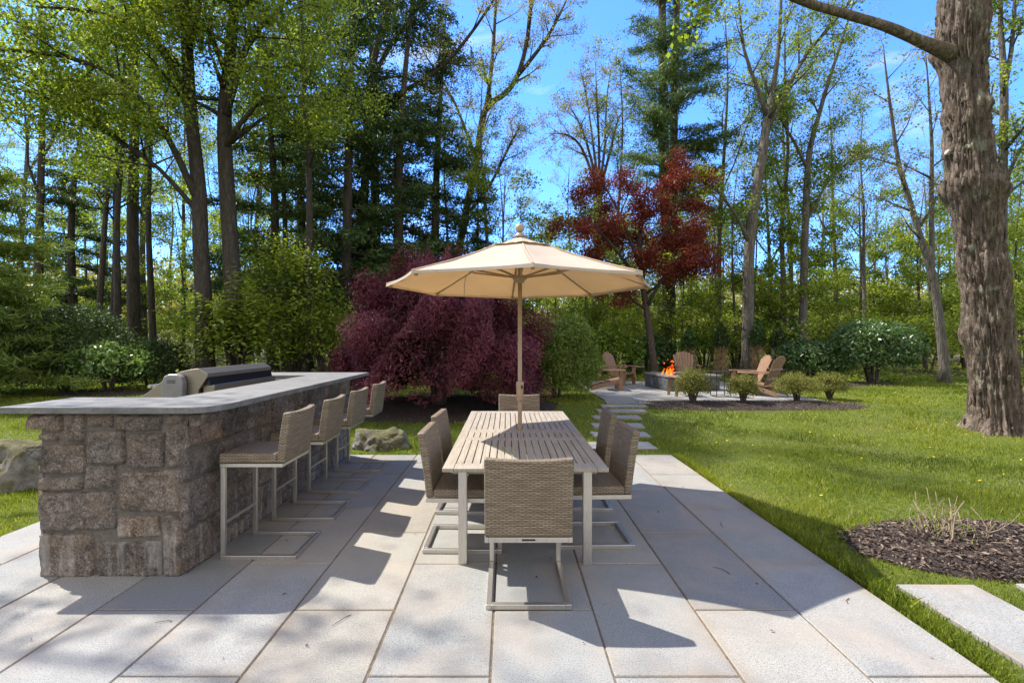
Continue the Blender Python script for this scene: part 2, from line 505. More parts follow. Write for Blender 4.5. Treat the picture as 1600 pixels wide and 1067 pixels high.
def build_stepping():
    rng = random.Random(8)
    where = ['first of the path counted from the big patio', 'second of the path counted from the big patio', 'third of the path counted from the big patio',
             'fourth of the path counted from the big patio', 'third of the path counted from the fire terrace', 'second of the path counted from the fire terrace', 'last of the path, closest to the fire terrace']
    for (x, y, w, d), wh in zip(STONES, where):
        mb = MB(); rnd = []
        z = tz(x, y)
        slab_island(mb, -w / 2, w / 2, -d / 2, d / 2, -.12, .035, rnd, rng.random() * .7, .02, rng)
        o = mb.build('stepping_stone', M['paver'], rnd=rnd, loc=(x, y, z))
        tag(o, 'grey granite stepping stone in grass, ' + wh, 'stepping stone', 'stepping stones from the patio to the fire pit')
    for (x0, x1, y0, y1), lb in zip(PATH_SLABS, ('pale granite slab in the grass beside the patio edge, below the mulch bed', 'granite slab mostly cut off by the photo edge, below the mulch bed')):
        mb = MB(); rnd = []
        slab_island(mb, x0, x1, y0, y1, -.1, .012, rnd, .3, .004, rng)
        tag(mb.build('path_slab', M['paver'], rnd=rnd), lb, 'paving slab', 'slabs laid in the lawn')


# =================================================================== STONE BAR
def stone_block(mb, rnd, to_world, u0, u1, z0, z1, depth, rng, bulge=.014):
    """a rough faced stone: to_world(u, z, d) maps face coordinates, d = outwards"""
    w, h = u1 - u0, z1 - z0
    nu = max(4, int(w / .015)); nz = max(4, int(h / .015))
    off = Vector((rng.uniform(0, 60), rng.uniform(0, 60), rng.uniform(0, 60)))
    lean = rng.uniform(-.008, .012)
    b = len(mb.v); rv = rng.random()
    r = .009
    cu = [rng.uniform(-.012, .012) for _ in range(4)]
    cz = [rng.uniform(-.012, .012) for _ in range(4)]
    for j in range(nz + 1):
        for i in range(nu + 1):
            a, c = i / nu, j / nz
            du = (1 - a) * (1 - c) * cu[0] + a * (1 - c) * cu[1] + a * c * cu[2] + (1 - a) * c * cu[3]
            dz = (1 - a) * (1 - c) * cz[0] + a * (1 - c) * cz[1] + a * c * cz[2] + (1 - a) * c * cz[3]
            uu, zz = u0 + a * w + du, z0 + c * h + dz
            ed = min(a * w, (1 - a) * w, c * h, (1 - c) * h)
            k = min(1, ed / r); rnd_edge = math.sqrt(max(0, 1 - (1 - k) ** 2))
            nn = mn.fractal(Vector((uu * 7, zz * 7, 0)) + off, 1.0, 2.0, 4)
            n3 = abs(mn.noise(Vector((uu * 60, zz * 60, 5)) + off))
            n2 = mn.noise(Vector((uu * 26, zz * 26, 3)) + off)
            d = -.03 + (.03 + bulge * .5 + lean + .011 * nn + .007 * n2 + .004 * n3) * rnd_edge
            if i in (0, nu) or j in (0, nz): d = -.03
            wob = .006 * mn.noise(Vector((uu * 12, zz * 12, 9)) + off)
            mb.v.append(tuple(to_world(uu + wob, zz + wob, d)))
    for j in range(nz):
        for i in range(nu):
            p = b + j * (nu + 1) + i
            mb.f.append((p, p + 1, p + nu + 2, p + nu + 1))
    rnd.extend([rv] * ((nu + 1) * (nz + 1)))


def ashlar(u0, u1, z0, z1, rng, out):
    w, h = u1 - u0, z1 - z0
    if (w < .52 and h < .36 and (w < .3 or rng.random() < .55)) or (w < .22 and h < .22):
        out.append((u0, u1, z0, z1)); return
    if w > h * 1.25 or h < .2:
        s = u0 + w * rng.uniform(.36, .64); ashlar(u0, s, z0, z1, rng, out); ashlar(s, u1, z0, z1, rng, out)
    else:
        s = z0 + h * rng.uniform(.36, .64); ashlar(u0, u1, z0, s, rng, out); ashlar(u0, u1, s, z1, rng, out)


def build_bar():
    rng = random.Random(21)
    t = thing('stone_bar', 'L-shaped bar of rough grey brown fieldstone under a thick bluestone top', 'outdoor bar', (0, 0, 0))
    X0, X1, Y0, Y1, ZT = -3.305, -2.285, 3.41, 7.0, 1.148
    mb = MB(); rnd = []
    S = .001807
    front = [(0, 216, -8, 170), (216, 480, -8, 140), (480, 570, -8, 240), (0, 178, 330, 390), (0, 305, 170, 330), (305, 480, 140, 236), (178, 305, 330, 430), (305, 580, 240, 415),
             (0, 184, 390, 516), (184, 342, 430, 572), (342, 492, 415, 556), (492, 582, 415, 578), (-48, 94, 560, 636), (0, 94, 516, 560), (94, 184, 516, 636), (184, 294, 572, 636), (294, 488, 556, 636), (488, 586, 578, 636)]
    g = .006
    for (a, b_, c, d) in front:
        u0, u1, z0, z1 = a * S + g, min(b_ * S, 1.02) - g, c * S + g, d * S - g
        if a >= 480 or b_ > 570: u1 = 1.018
        stone_block(mb, rnd, lambda u, z, dd: (X0 + u, Y0 - dd, z), u0, u1, z0, min(z1, ZT - .004), .03, rng, .024)
    # side towards the stools; the corbel stone at the near corner stands out
    side = []
    for (z0, z1) in ((-.015, .31), (.31, .66), (.66, ZT)):
        uu = 0
        while uu < Y1 - Y0 - .25:
            nx = min(uu + rng.uniform(.6, 1.0), Y1 - Y0)
            if Y1 - Y0 - nx < .3: nx = Y1 - Y0
            ashlar(uu, nx, z0, z1, rng, side); uu = nx
    for (u0, u1, z0, z1) in side:
        stone_block(mb, rnd, lambda u, z, dd: (X1 + dd, Y0 + u, z), u0 + g, u1 - g, z0 + g, min(z1 - g, ZT - .004), .03, rng, rng.choice((.012, .02, .03)))
    stone_block(mb, rnd, lambda u, z, dd: (X1 + .055 + dd, Y0 + .02 + u, z), .0, .38, 1.03, ZT - .004, .05, rng, .03)
    # left side, far end and the inner faces
    for (fn, L) in ((lambda u, z, dd: (X0 - dd, Y0 + .62 - u, z), .62), (lambda u, z, dd: (X1 - u, Y1 + dd, z), 1.3)):
        rs = []; ashlar(0, L, -.015, .55, rng, rs); ashlar(0, L, .55, ZT, rng, rs)
        for (u0, u1, z0, z1) in rs:
            stone_block(mb, rnd, fn, u0 + g, u1 - g, z0 + g, min(z1 - g, ZT - .004), .03, rng, .02)
    o = mb.build('stonework', M['stone'], t, smoothed=True, rnd=rnd)
    mc = MB()
    mc.box(X0 + .012, X1 - .012, Y0 + .012, 4.02, -.02, ZT - .002)
    mc.box(-2.66, X1 - .0125, 4.02, 6.40, -.02, ZT - .003)
    mc.box(-3.6, X1 - .014, 6.40, Y1 - .012, -.02, ZT - .002)
    mc.box(-3.66, -2.67, 6.405, 6.98, -.02, ZT - .004)
    mc.build('mortar', M['mortar'], t)
    # countertop: near wing, bar and far wing in one slab of rough edged bluestone
    out = [(-3.52, 3.33), (-2.20, 3.33), (-2.10, 3.37), (-2.055, 3.47), (-2.035, 3.58), (-2.035, 7.12), (-3.75, 7.12), (-3.75, 6.5), (-2.69, 6.5), (-2.69, 3.93), (-3.52, 3.93)]
    pts = []
    for i, p in enumerate(out):                          # subdivide the outline so that its edge can be chipped
        q = out[(i + 1) % len(out)]
        L = math.hypot(q[0] - p[0], q[1] - p[1]); n = max(1, int(L / .045))
        for k in range(n):
            pts.append((p[0] + (q[0] - p[0]) * k / n, p[1] + (q[1] - p[1]) * k / n))
    b_ = bmesh.new()
    lo = []; mid = []; hi = []
    for (x, y) in pts:
        e = .008 * mn.noise(Vector((x * 14, y * 14, 0))) + .004 * mn.noise(Vector((x * 45, y * 45, 2)))
        e2 = .008 * mn.noise(Vector((x * 14, y * 14, 7)))
        cx, cy = (x + 2.6), (y - 5.0)
        lo.append(b_.verts.new((x + e, y + e, 1.152))); mid.append(b_.verts.new((x + e2, y - e2, 1.176 + e * .6)))
        hi.append(b_.verts.new((x - e * .6, y + e2 * .4, 1.196)))
    n = len(pts)
    for A, B in ((lo, mid), (mid, hi)):
        for i in range(n):
            b_.faces.new((A[i], A[(i + 1) % n], B[(i + 1) % n], B[i]))
    b_.faces.new(hi); b_.faces.new(lo[::-1])
    bmesh.ops.triangulate(b_, faces=[f for f in b_.faces if len(f.verts) > 4])
    me = bpy.data.meshes.new('countertop'); b_.to_mesh(me); b_.free()
    link('countertop', me, M['slab'], t, .006, 2)
    return t


def build_grill():
    t = thing('gas_grill', 'stainless steel built-in grill with closed hood behind the stone bar', 'grill', (0, 0, 0))
    Y0, Y1 = 4.84, 6.155
    mb = MB()                                        # hood: the outline of its end, swept along y
    prof = [(-3.70, 1.075), (-3.60, 1.14), (-3.43, 1.275), (-3.28, 1.345), (-3.18, 1.368), (-3.09, 1.38), (-3.0, 1.328), (-3.0, 1.295), (-3.06, 1.20), (-3.09, 1.16), (-3.09, 1.075)]
    n = len(prof)
    mb.add([(x, Y0, z) for x, z in prof] + [(x, Y1, z) for x, z in prof],
           [tuple(range(n)), tuple(range(2 * n - 1, n - 1, -1))] + [(i, n + i, n + (i + 1) % n, (i + 1) % n) for i in range(n)])
    o = mb.build('hood', M['stainless'], t, bevel=.006)
    bm_ = bmesh.new(); bm_.from_mesh(o.data); bmesh.ops.recalc_face_normals(bm_, faces=bm_.faces); bm_.to_mesh(o.data); bm_.free()
    mb = MB(); mb.hexa([(-3.055, Y0 + .03, 1.21), (-2.985, Y0 + .03, 1.21), (-2.985, Y1 - .01, 1.21), (-3.055, Y1 - .01, 1.21)],
                       [(-3.03, Y0 + .03, 1.292), (-3.004, Y0 + .03, 1.292), (-3.004, Y1 - .01, 1.292), (-3.03, Y1 - .01, 1.292)])
    mb.build('vent_slot', M['dark'], t)
    mb = MB(); mb.box(-3.075, -2.955, Y0 + .04, Y1 + .02, 1.06, 1.212)
    mb.build('back_panel', M['stainless'], t, bevel=.012, seg=3)
    mb = MB(); mb.box(-2.954, -2.95, Y1 - .12, Y1 - .05, 1.175, 1.19)
    mb.build('badge', M['cast'], t)
    mb = MB()                                        # rounded cast end of the hood handle
    pr = [(-3.415, 1.08), (-3.20, 1.08), (-3.195, 1.24), (-3.215, 1.30), (-3.25, 1.326), (-3.34, 1.326), (-3.385, 1.305), (-3.405, 1.24)]
    n = len(pr)
    mb.add([(x, Y0 - .085, z) for x, z in pr] + [(x, Y0 - .001, z) for x, z in pr],
           [tuple(range(n)), tuple(range(2 * n - 1, n - 1, -1))] + [(i, n + i, n + (i + 1) % n, (i + 1) % n) for i in range(n)])
    o = mb.build('handle_end', M['cast'], t, bevel=.018, seg=4)
    bm_ = bmesh.new(); bm_.from_mesh(o.data); bmesh.ops.recalc_face_normals(bm_, faces=bm_.faces); bm_.to_mesh(o.data); bm_.free()
    mb = MB()
    for z in (1.262, 1.243): mb.box(-3.345, -3.265, Y0 - .089, Y0 - .084, z, z + .007)
    mb.build('handle_slot', M['dark'], t)
    mb = MB(); mb.tube([Vector((-3.66, Y0 + .1, 1.19)), Vector((-3.66, Y1 - .1, 1.19))], [.016, .016], 12)
    for y in (Y0 + .14, Y1 - .14): mb.beam((-3.66, y, 1.19), (-3.56, y, 1.15), .025, .025)
    mb.build('handle', M['steel'], t)
    mb = MB(); mb.box(-3.72, -2.96, Y0 + .02, Y1 - .02, 0, 1.058)
    mb.build('cabinet', M['stainless'], t, bevel=.006)
    mb = None
    for k in range(4):
        mb = MB(); mb.lathe([(.001, -.03), (.026, -.03), (.03, 0), (.022, .01)], (0, 0, 0), 16)
        mb.v = [(-3.735 - (v[2] * .8), Y0 + .25 + .27 * k + v[0], .98 + v[1]) for v in mb.v]
        mb.build('burner_knob', M['dark'], t)


# =================================================================== BAR STOOLS
def wicker_shell(w, y_front, y_back, z0, z1, back_top, lean, thick=.062):
    mb = MB()
    yb = y_back + thick
    mb.box(-w / 2 + .001, w / 2 - .001, yb - .004, y_front, z0 + .001, z1)
    seat = mb
    bk = MB()
    n = 6
    P = []
    for j in range(n + 1):                           # slightly curved lean
        a = j / n; z = z0 + (back_top - z0) * a
        off = -lean * (a ** 1.25)
        P.append((z, y_back + off))
    nx = 10
    base = 0
    def add_grid(rear):
        b = len(bk.v)
        for (z, y) in P:
            for i in range(nx + 1):
                u = i / nx
                x = -w / 2 + w * u
                dish = .016 * (1 - (2 * u - 1) ** 2) * ((z - z0) / (back_top - z0))
                zz = z - (.012 * (1 - (2 * u - 1) ** 2) if z == P[-1][0] else 0)
                bk.v.append((x, y - dish + (0 if rear else thick), zz))
        for j in range(n):
            for i in range(nx):
                p = b + j * (nx + 1) + i
                q = (p, p + 1, p + nx + 2, p + nx + 1)
                bk.f.append(q if rear else q[::-1])
        return b
    b0 = add_grid(True); b1 = add_grid(False)
    W = nx + 1
    for j in range(n):
        for (i, fl) in ((0, False), (nx, True)):
            p, q = b0 + j * W + i, b1 + j * W + i
            f = (p, p + W, q + W, q)
            bk.f.append(f if not fl else f[::-1])
    for i in range(nx):
        p, q = b0 + n * W + i, b1 + n * W + i
        bk.f.append((p, p + 1, q + 1, q))
        p, q = b0 + i, b1 + i
        bk.f.append((p, q, q + 1, p + 1))
    return seat, bk


def make_stool():
    t = thing('bar_stool', '', 'bar stool')
    seat, back = wicker_shell(.49, .30, -.197, .726, .80, 1.115, .05)
    seat.build('seat', M['wicker'], t, uv=True, bevel=.014, seg=4)
    back.build('backrest', M['wicker'], t, uv=True, bevel=.016, seg=4)
    mb = MB(); s = .026
    for sx in (-1, 1): mb.box(sx * .232 - s / 2, sx * .232 + s / 2, -.185, .29, .699, .7245)
    mb.box(-.219, .219, -.185, -.16, .6995, .724); mb.box(-.219, .219, .265, .29, .6995, .724)
    mb.build('seat_frame', M['steel'], t, bevel=.002)
    for sx in (-1, 1):
        mb = MB(); mb.box(sx * .232 - .016, sx * .232 + .016, .252, .284, .031, .6985)
        mb.build('leg', M['steel'], t, bevel=.003)
    mb = MB()
    for sx in (-1, 1): mb.box(sx * .232 - .016, sx * .232 + .016, -.285, .284, 0, .0305)
    mb.box(-.2155, .2155, -.285, -.253, 0, .030)
    mb.build('sled_base', M['steel'], t, bevel=.003)
    mb = MB(); mb.box(-.2155, .2155, .256, .28, .262, .286)
    mb.build('footrest', M['steel'], t, bevel=.003)
    return t


def build_stools():
    g = 'wicker bar stools along the stone bar'
    s = make_stool(); s['group'] = g
    lab = ['wicker and steel bar stool nearest the camera end of the stone bar', 'second bar stool counted from the near corner of the stone bar',
           'third bar stool counted from the near corner of the stone bar', 'farthest bar stool, next to the purple weeping maple']
    for i, y in enumerate((3.656, 4.444, 5.242, 6.094)):
        o = s if i == 0 else copy_tree(s)
        o.location = (-1.8825, y + .245, 0); o.rotation_euler = (0, 0, R(90 + (0, 1.2, -1, .5)[i]))
        o['label'] = lab[i]


# =================================================================== DINING SET
def make_chair():
    t = thing('dining_chair', '', 'chair')
    seat, back = wicker_shell(.55, .33, -.27, .435, .50, .940, .07)
    seat.build('seat', M['wicker'], t, uv=True, bevel=.014, seg=4)
    back.build('backrest', M['wicker'], t, uv=True, bevel=.016, seg=4)
    mb = MB()
    for sx in (-1, 1): mb.box(sx * .262 - .012, sx * .262 + .012, -.268, .325, .400, .4335)
    mb.box(-.2495, .2495, -.268, -.244, .4005, .433); mb.box(-.2495, .2495, .301, .325, .4005, .433)
    mb.build('seat_frame', M['steel'], t, bevel=.002)
    for sx in (-1, 1):
        mb = MB(); mb.box(sx * .245 - .0165, sx * .245 + .0165, .288, .321, .034, .3995)
        mb.build('leg', M['steel'], t, bevel=.003)
    mb = MB()
    for sx in (-1, 1): mb.box(sx * .247 - .0175, sx * .247 + .0175, -.30, .321, 0, .0335)
    mb.box(-.2293, .2293, -.30, -.265, 0, .033)
    mb.build('sled_base', M['steel'], t, bevel=.003)
    mb = MB(); mb.box(-.042, .042, -.2705, -.2682, .4125, .4235)
    mb.build('name_plate', M['black_metal'], t)
    return t


def build_dining():
    g = 'wicker chairs round the teak table'
    c = make_chair(); c['group'] = g
    spots = [(.135, 3.27, 0, 'wicker chair at the near end of the teak table, its back to the camera'),
             (-.355, 4.02, -91, 'wicker chair nearer the camera on the bar side of the table'),
             (-.375, 4.86, -93, 'wicker chair farther along the table on the bar side'),
             (.715, 4.10, 91.5, 'wicker chair nearer the camera on the lawn side of the table'),
             (.735, 4.95, 88, 'wicker chair farther along the table on the lawn side'),
             (.165, 6.215, 180, 'wicker chair at the far end of the teak table, facing the camera')]
    for i, (x, y, a, lb) in enumerate(spots):
        o = c if i == 0 else copy_tree(c)
        o.location = (x, y, 0); o.rotation_euler = (0, 0, R(a)); o['label'] = lb
    # table
    t = thing('dining_table', 'long weathered teak slat table on square steel legs with parasol hole', 'table', (.135, 4.95, 0))
    oy = 4.95
    W, zt, th = .605, .73, .027
    mb = MB()
    z0 = zt - th
    Y = [3.50, 3.655, 4.525, 4.63, 4.92, 5.07, 6.26, 6.40]
    for sx in (-1, 1):
        for (a, b) in ((Y[0] + .003, Y[3] - .034), (Y[3] - .028, Y[4] + .03), (Y[4] + .036, Y[7] - .003)):
            x0, x1 = sorted((sx * W, sx * (W - .082)))
            mb.box(x0, x1, a - oy, b - oy, z0, zt)
    xi = W - .0845
    for (a, b) in ((Y[0], Y[1]), (Y[2], Y[3] - .034), (Y[3] - .028, Y[3] + .02), (Y[4] - .02, Y[4] + .03), (Y[4] + .036, Y[5]), (Y[6], Y[7])):
        mb.box(-xi, xi, a - oy, b - oy, z0 + .0003, zt - .0006)
    mb.build('frame', M['teak'], t, bevel=.003)
    n = 17; pitch = 2 * xi / n
    mb = MB()
    for i in range(n):
        xc = -xi + pitch * (i + .5); hw = pitch / 2 - .0042
        for (a, b) in ((Y[1], Y[2]), (Y[3] + .02, Y[4] - .02), (Y[5], Y[6])):
            if a == Y[3] + .02 and abs(xc) < .03:          # the parasol hole
                mb.box(xc - hw, xc + hw, a - oy + .001, 5.01 - .03 - oy, z0 + .001, zt - .0012)
                continue
            mb.box(xc - hw, xc + hw, a - oy + .001, b - oy - .001, z0 + .001, zt - .0012)
    mb.build('slats', M['teak'], t, bevel=.0025)
    mb = MB()
    for y in (3.64, 4.58, 4.97, 6.24): mb.box(-.54, .54, y - oy - .02, y - oy + .02, z0 - .045, z0 - .0005)
    for sx in (-1, 1): mb.box(sx * .50 - .018, sx * .50 + .018, 3.662 - oy, 4.558 - oy, z0 - .046, z0 - .001); mb.box(sx * .50 - .018, sx * .50 + .018, 4.992 - oy, 6.218 - oy, z0 - .046, z0 - .001)
    mb.build('apron', M['teak'], t, bevel=.002)
    for sx in (-1, 1):
        for y in (3.605, 6.285):
            mb = MB(); mb.box(sx * .463 - .032, sx * .463 + .032, y - oy - .032, y - oy + .032, 0, z0 - .001)
            # legs stand just outside the aprons' cross bars
            mb.build('leg', M['steel'], t, bevel=.003)


def build_umbrella():
    x0, y0 = .135, 5.01
    t = thing('parasol', 'open beige octagonal market parasol standing through the teak table', 'umbrella', (x0, y0, 0))
    Rr, zr, za = 1.37, 2.235, 2.725
    ph = -R(90) + R(2.7)
    ang = [ph + k * math.pi / 4 for k in range(8)]
    def canopy(r0, r1, z0, z1, nr, sag, scallop):
        mb = MB(); m = 8 * 8
        for j in range(nr + 1):
            a = j / nr; r = r0 + (r1 - r0) * a
            for k in range(m):
                s, q = divmod(k, 8); u = q / 8
                A, B = ang[s], ang[(s + 1) % 8]
                p = Vector((math.cos(A), math.sin(A))) * (1 - u) + Vector((math.cos(B), math.sin(B))) * u
                mid = 4 * u * (1 - u)
                z = z0 + (z1 - z0) * a - sag * mid * math.sin(math.pi * min(1, a * .9)) - .018 * math.sin(math.pi * a)
                rr = r * (1 - scallop * mid * a)
                z += .007 * mn.noise(Vector((p.x * r * 4, p.y * r * 4, 3))) + .004 * mn.noise(Vector((p.x * r * 11, p.y * r * 11, 5))) + .004 * a * math.sin(k * 2.2)
                mb.v.append((p.x * rr, p.y * rr, z))
        for j in range(nr):
            for k in range(m):
                k2 = (k + 1) % m
                mb.f.append((j * m + k, (j + 1) * m + k, (j + 1) * m + k2, j * m + k2))
        return mb
    mb = canopy(.30, Rr, zr + (za - zr) * (1 - .30 / Rr), zr, 14, .022, .02)
    o = mb.build('canopy', M['canvas'], t, smoothed=True)
    s = o.modifiers.new('cloth', 'SOLIDIFY'); s.thickness = .003
    mb = canopy(.03, .385, za + .012, zr + (za - zr) * (1 - .385 / Rr) + .022, 5, .008, .03)
    o = mb.build('vent_cap', M['canvas'], t, smoothed=True)
    s = o.modifiers.new('cloth', 'SOLIDIFY'); s.thickness = .003
    mb = MB()                                         # hem round the rim
    m = 64
    for k in range(m):
        s_, q = divmod(k, 8); u = q / 8
        p = Vector((math.cos(ang[s_]), math.sin(ang[s_]))) * (1 - u) + Vector((math.cos(ang[(s_ + 1) % 8]), math.sin(ang[(s_ + 1) % 8]))) * u
        rr = Rr * (1 - .02 * 4 * u * (1 - u)) + .001
        for dz, dr in ((.002, 0), (-.024, .004)):
            mb.v.append((p.x * (rr + dr), p.y * (rr + dr), zr + dz))
    for k in range(m):
        k2 = (k + 1) % m
        mb.f.append((2 * k, 2 * k + 1, 2 * k2 + 1, 2 * k2))
    o = mb.build('hem', M['canvas'], t)
    s = o.modifiers.new('cloth', 'SOLIDIFY'); s.thickness = .004
    mb = MB()
    for A in ang:
        d = Vector((math.cos(A), math.sin(A), 0)); q = []
        for j in range(15):
            a = j / 14; r = .30 + (Rr - .30) * a
            q.append(d * r + Vector((0, 0, zr + (za - zr) * (1 - .30 / Rr) * (1 - a) - .018 * math.sin(math.pi * a) + .007)))
        mb.tube(q, [.0055] * 15, 6)
    mb.build('piping', M['canvas'], t, smoothed=True)
    for A in ang:
        d = Vector((math.cos(A), math.sin(A), 0))
        mb = MB(); mb.beam(d * .05 + Vector((0, 0, 2.675)), d * (Rr - .02) + Vector((0, 0, zr - .004)), .022, .016)
        mb.box(*(lambda c: (c.x - .014, c.x + .014, c.y - .014, c.y + .014, zr - .035, zr + .0))(d * (Rr - .045)))
        rb = mb.build('rib', M['pole'], t)
        mb = MB(); mb.beam(d * .055 + Vector((0, 0, 2.315)), d * .70 + Vector((0, 0, 2.428)), .018, .018)
        mb.build('strut', M['pole'], rb)
    mb = MB(); mb.lathe([(.024, 2.25), (.045, 2.262), (.05, 2.28), (.075, 2.295), (.075, 2.325), (.05, 2.335), (.024, 2.34)], n=20)
    mb.build('runner_hub', M['pole'], t, smoothed=False)
    mb = MB(); mb.lathe([(.024, 2.64), (.06, 2.65), (.06, 2.70), (.024, 2.71)], n=20)
    mb.build('top_hub', M['pole'], t)
    mb = MB(); mb.lathe([(.022, .06), (.022, 1.055), (.022, 2.74)], n=20)
    mb.build('pole', M['pole'], t, smoothed=True)
    mb = MB(); mb.lathe([(.025, 1.03), (.033, 1.05), (.038, 1.17), (.040, 1.225), (.036, 1.236), (.023, 1.24)], n=20)
    cl = mb.build('crank_collar', M['pole'], t, smoothed=True)
    mb = MB(); mb.box(.012, .028, -.043, -.032, 1.165, 1.20)
    mb.build('lock_button', M['black_metal'], cl)
    mb = MB(); mb.lathe([(.07, 2.722), (.052, 2.752), (.026, 2.775), (.022, 2.785)] + [(.048 * math.sin(a), 2.824 - .048 * math.cos(a)) for a in [.5 + i * (2.6 / 10) for i in range(11)]], n=24)
    mb.build('finial', M['finial'], t, smoothed=True)
    mb = MB(); mb.tube([Vector(p) for p in ((-.42, -.42, 2.43), (-.45, -.40, 2.36), (-.53, -.36, 2.27), (-.545, -.35, 2.20), (-.545, -.35, 2.10))], [.004] * 5, 6)
    mb.build('pull_cord', M['canvas'], t, smoothed=True)
    mb = MB(); mb.lathe([(.26, 0), (.26, .03), (.235, .05), (.05, .06), (.05, .32), (.024, .33)], n=32)
    mb.build('base', M['black_metal'], t, bevel=.004)
# =================================================================== LEAVES
def leaf_mesh(name, pos, nrm, axis, size, aspect, rnd, fold=.15):
    """diamond leaves: pos, nrm, axis (n,3), size (n,), aspect = width / length"""
    n = len(pos)
    axis = axis - nrm * np.sum(axis * nrm, 1)[:, None]
    axis /= np.linalg.norm(axis, axis=1)[:, None] + 1e-9
    side = np.cross(nrm, axis)
    s = size[:, None]
    v = np.empty((n, 4, 3))
    v[:, 0] = pos - axis * s * .5
    v[:, 1] = pos + side * s * aspect * .5 + nrm * s * fold * aspect - axis * s * .05
    v[:, 2] = pos + axis * s * .5
    v[:, 3] = pos - side * s * aspect * .5 + nrm * s * fold * aspect - axis * s * .05
    return np_mesh(name, v.reshape(-1, 3), np.arange(4 * n).reshape(n, 4), np.repeat(rnd, 4))


def unit(g, n):
    a = g.normal(size=(n, 3)); a /= np.linalg.norm(a, axis=1)[:, None] + 1e-9
    return a


def leaves_on(name, segs, n, spread, size, aspect, seed, up=.5, droop=0.0, along=0.0):
    g = np.random.default_rng(seed)
    A = np.array([s[0] for s in segs]); B = np.array([s[1] for s in segs])
    L = np.linalg.norm(B - A, axis=1) + .02
    clump = g.random(len(segs))
    i = g.choice(len(segs), n, p=L / L.sum()); t = g.random(n)[:, None]
    pos = A[i] + (B[i] - A[i]) * t + g.normal(size=(n, 3)) * spread * np.array([1, 1, .6])
    nr = unit(g, n) + np.array([0, 0, up]); nr /= np.linalg.norm(nr, axis=1)[:, None]
    d = (B - A) / L[:, None]
    ax = unit(g, n) + d[i] * along + np.array([0, 0, -droop])
    sz = size * g.uniform(.6, 1.35, n)
    rnd = np.clip(clump[i] * .55 + g.random(n) * .45, 0, 1)
    return leaf_mesh(name, pos, nr, ax, sz, aspect, rnd)


# =================================================================== BRANCHING
class Cfg:
    def __init__(s, **k): s.__dict__.update(k)


DECID = dict(levels=3, seg=(1.1, .7, .5, .4), wig=(.05, .11, .16, .2), trop=(.03, .06, .05, .03), nb=((9, 12), (5, 7), (3, 5)), start=(.38, .25, .2),
             ang=((30, 60), (28, 60), (25, 60)), lr=(.42, .45, .5), fall=(.45, .4, .3), taper=(.88, .85, .8, .7), sides=(9, 6, 4, 3), leaf_from=2, rmin=.006, rk=(.5, .5, .6))


def sample(pts, rad, t):
    x = t * (len(pts) - 1); i = min(int(x), len(pts) - 2); f = x - i
    return pts[i].lerp(pts[i + 1], f), (pts[i + 1] - pts[i]).normalized(), rad[i] + (rad[i + 1] - rad[i]) * f


def spawn(mb, segs, pts, rad, L, lev, c, rng):
    k = rng.randint(*c.nb[lev]); az = rng.uniform(0, 6.28)
    for j in range(k):
        t = c.start[lev] + (1 - c.start[lev]) * (j + rng.random()) / k
        t = min(t, .99)
        p, d, r = sample(pts, rad, t)
        az += 2.4 + rng.uniform(-.5, .5)
        u = d.cross(Vector((.3, .8, .11)))
        if u.length < .05: u = d.cross(Vector((1, 0, 0)))
        u.normalize(); w = d.cross(u)
        a = R(rng.uniform(*c.ang[lev]))
        cd = d * math.cos(a) + (u * math.cos(az) + w * math.sin(az)) * math.sin(a)
        cl = L * c.lr[lev] * (1 - c.fall[lev] * t) * rng.uniform(.65, 1.25)
        grow(mb, segs, p, cd, cl, max(c.rmin, r * c.rk[lev] * rng.uniform(.7, 1.15)), lev + 1, c, rng)


def grow(mb, segs, p, d, L, r, lev, c, rng):
    n = max(2, int(L / c.seg[lev]))
    pts = [p.copy()]; rad = [r]
    for i in range(n):
        d = d + Vector((rng.gauss(0, 1), rng.gauss(0, 1), rng.gauss(0, .8))) * c.wig[lev] + Vector((0, 0, c.trop[lev]))
        d.normalize(); p = p + d * (L / n)
        pts.append(p.copy()); rad.append(max(c.rmin * .6, r * (1 - (i + 1) / n * c.taper[lev])))
    mb.tube(pts, rad, c.sides[lev], cap=lev < 2)
    if lev >= c.leaf_from:
        for a, b in zip(pts, pts[1:]): segs.append((tuple(a), tuple(b)))
    if lev < c.levels: spawn(mb, segs, pts, rad, L, lev, c, rng)


def smooth_path(ctrl, step=.6):
    """Catmull-Rom through (Vector, radius) control points"""
    P = [Vector(c[0]) for c in ctrl]; Q = [c[1] for c in ctrl]
    P = [P[0] * 2 - P[1]] + P + [P[-1] * 2 - P[-2]]
    pts, rad = [], []
    for i in range(1, len(P) - 2):
        n = max(2, int((P[i + 1] - P[i]).length / step))
        for k in range(n):
            t = k / n
            a, b, c, d = P[i - 1], P[i], P[i + 1], P[i + 2]
            pts.append(.5 * ((2 * b) + (c - a) * t + (2 * a - 5 * b + 4 * c - d) * t * t + (3 * b - a - 3 * c + d) * t ** 3))
            rad.append(Q[i - 1] + (Q[i] - Q[i - 1]) * t)
    pts.append(P[-2]); rad.append(Q[-1])
    return pts, rad


def flare(pts, rad, k=.5, h=.7):
    z0 = pts[0].z
    return [r * (1 + k * max(0, 1 - (p.z - z0) / h) ** 2) for p, r in zip(pts, rad)]


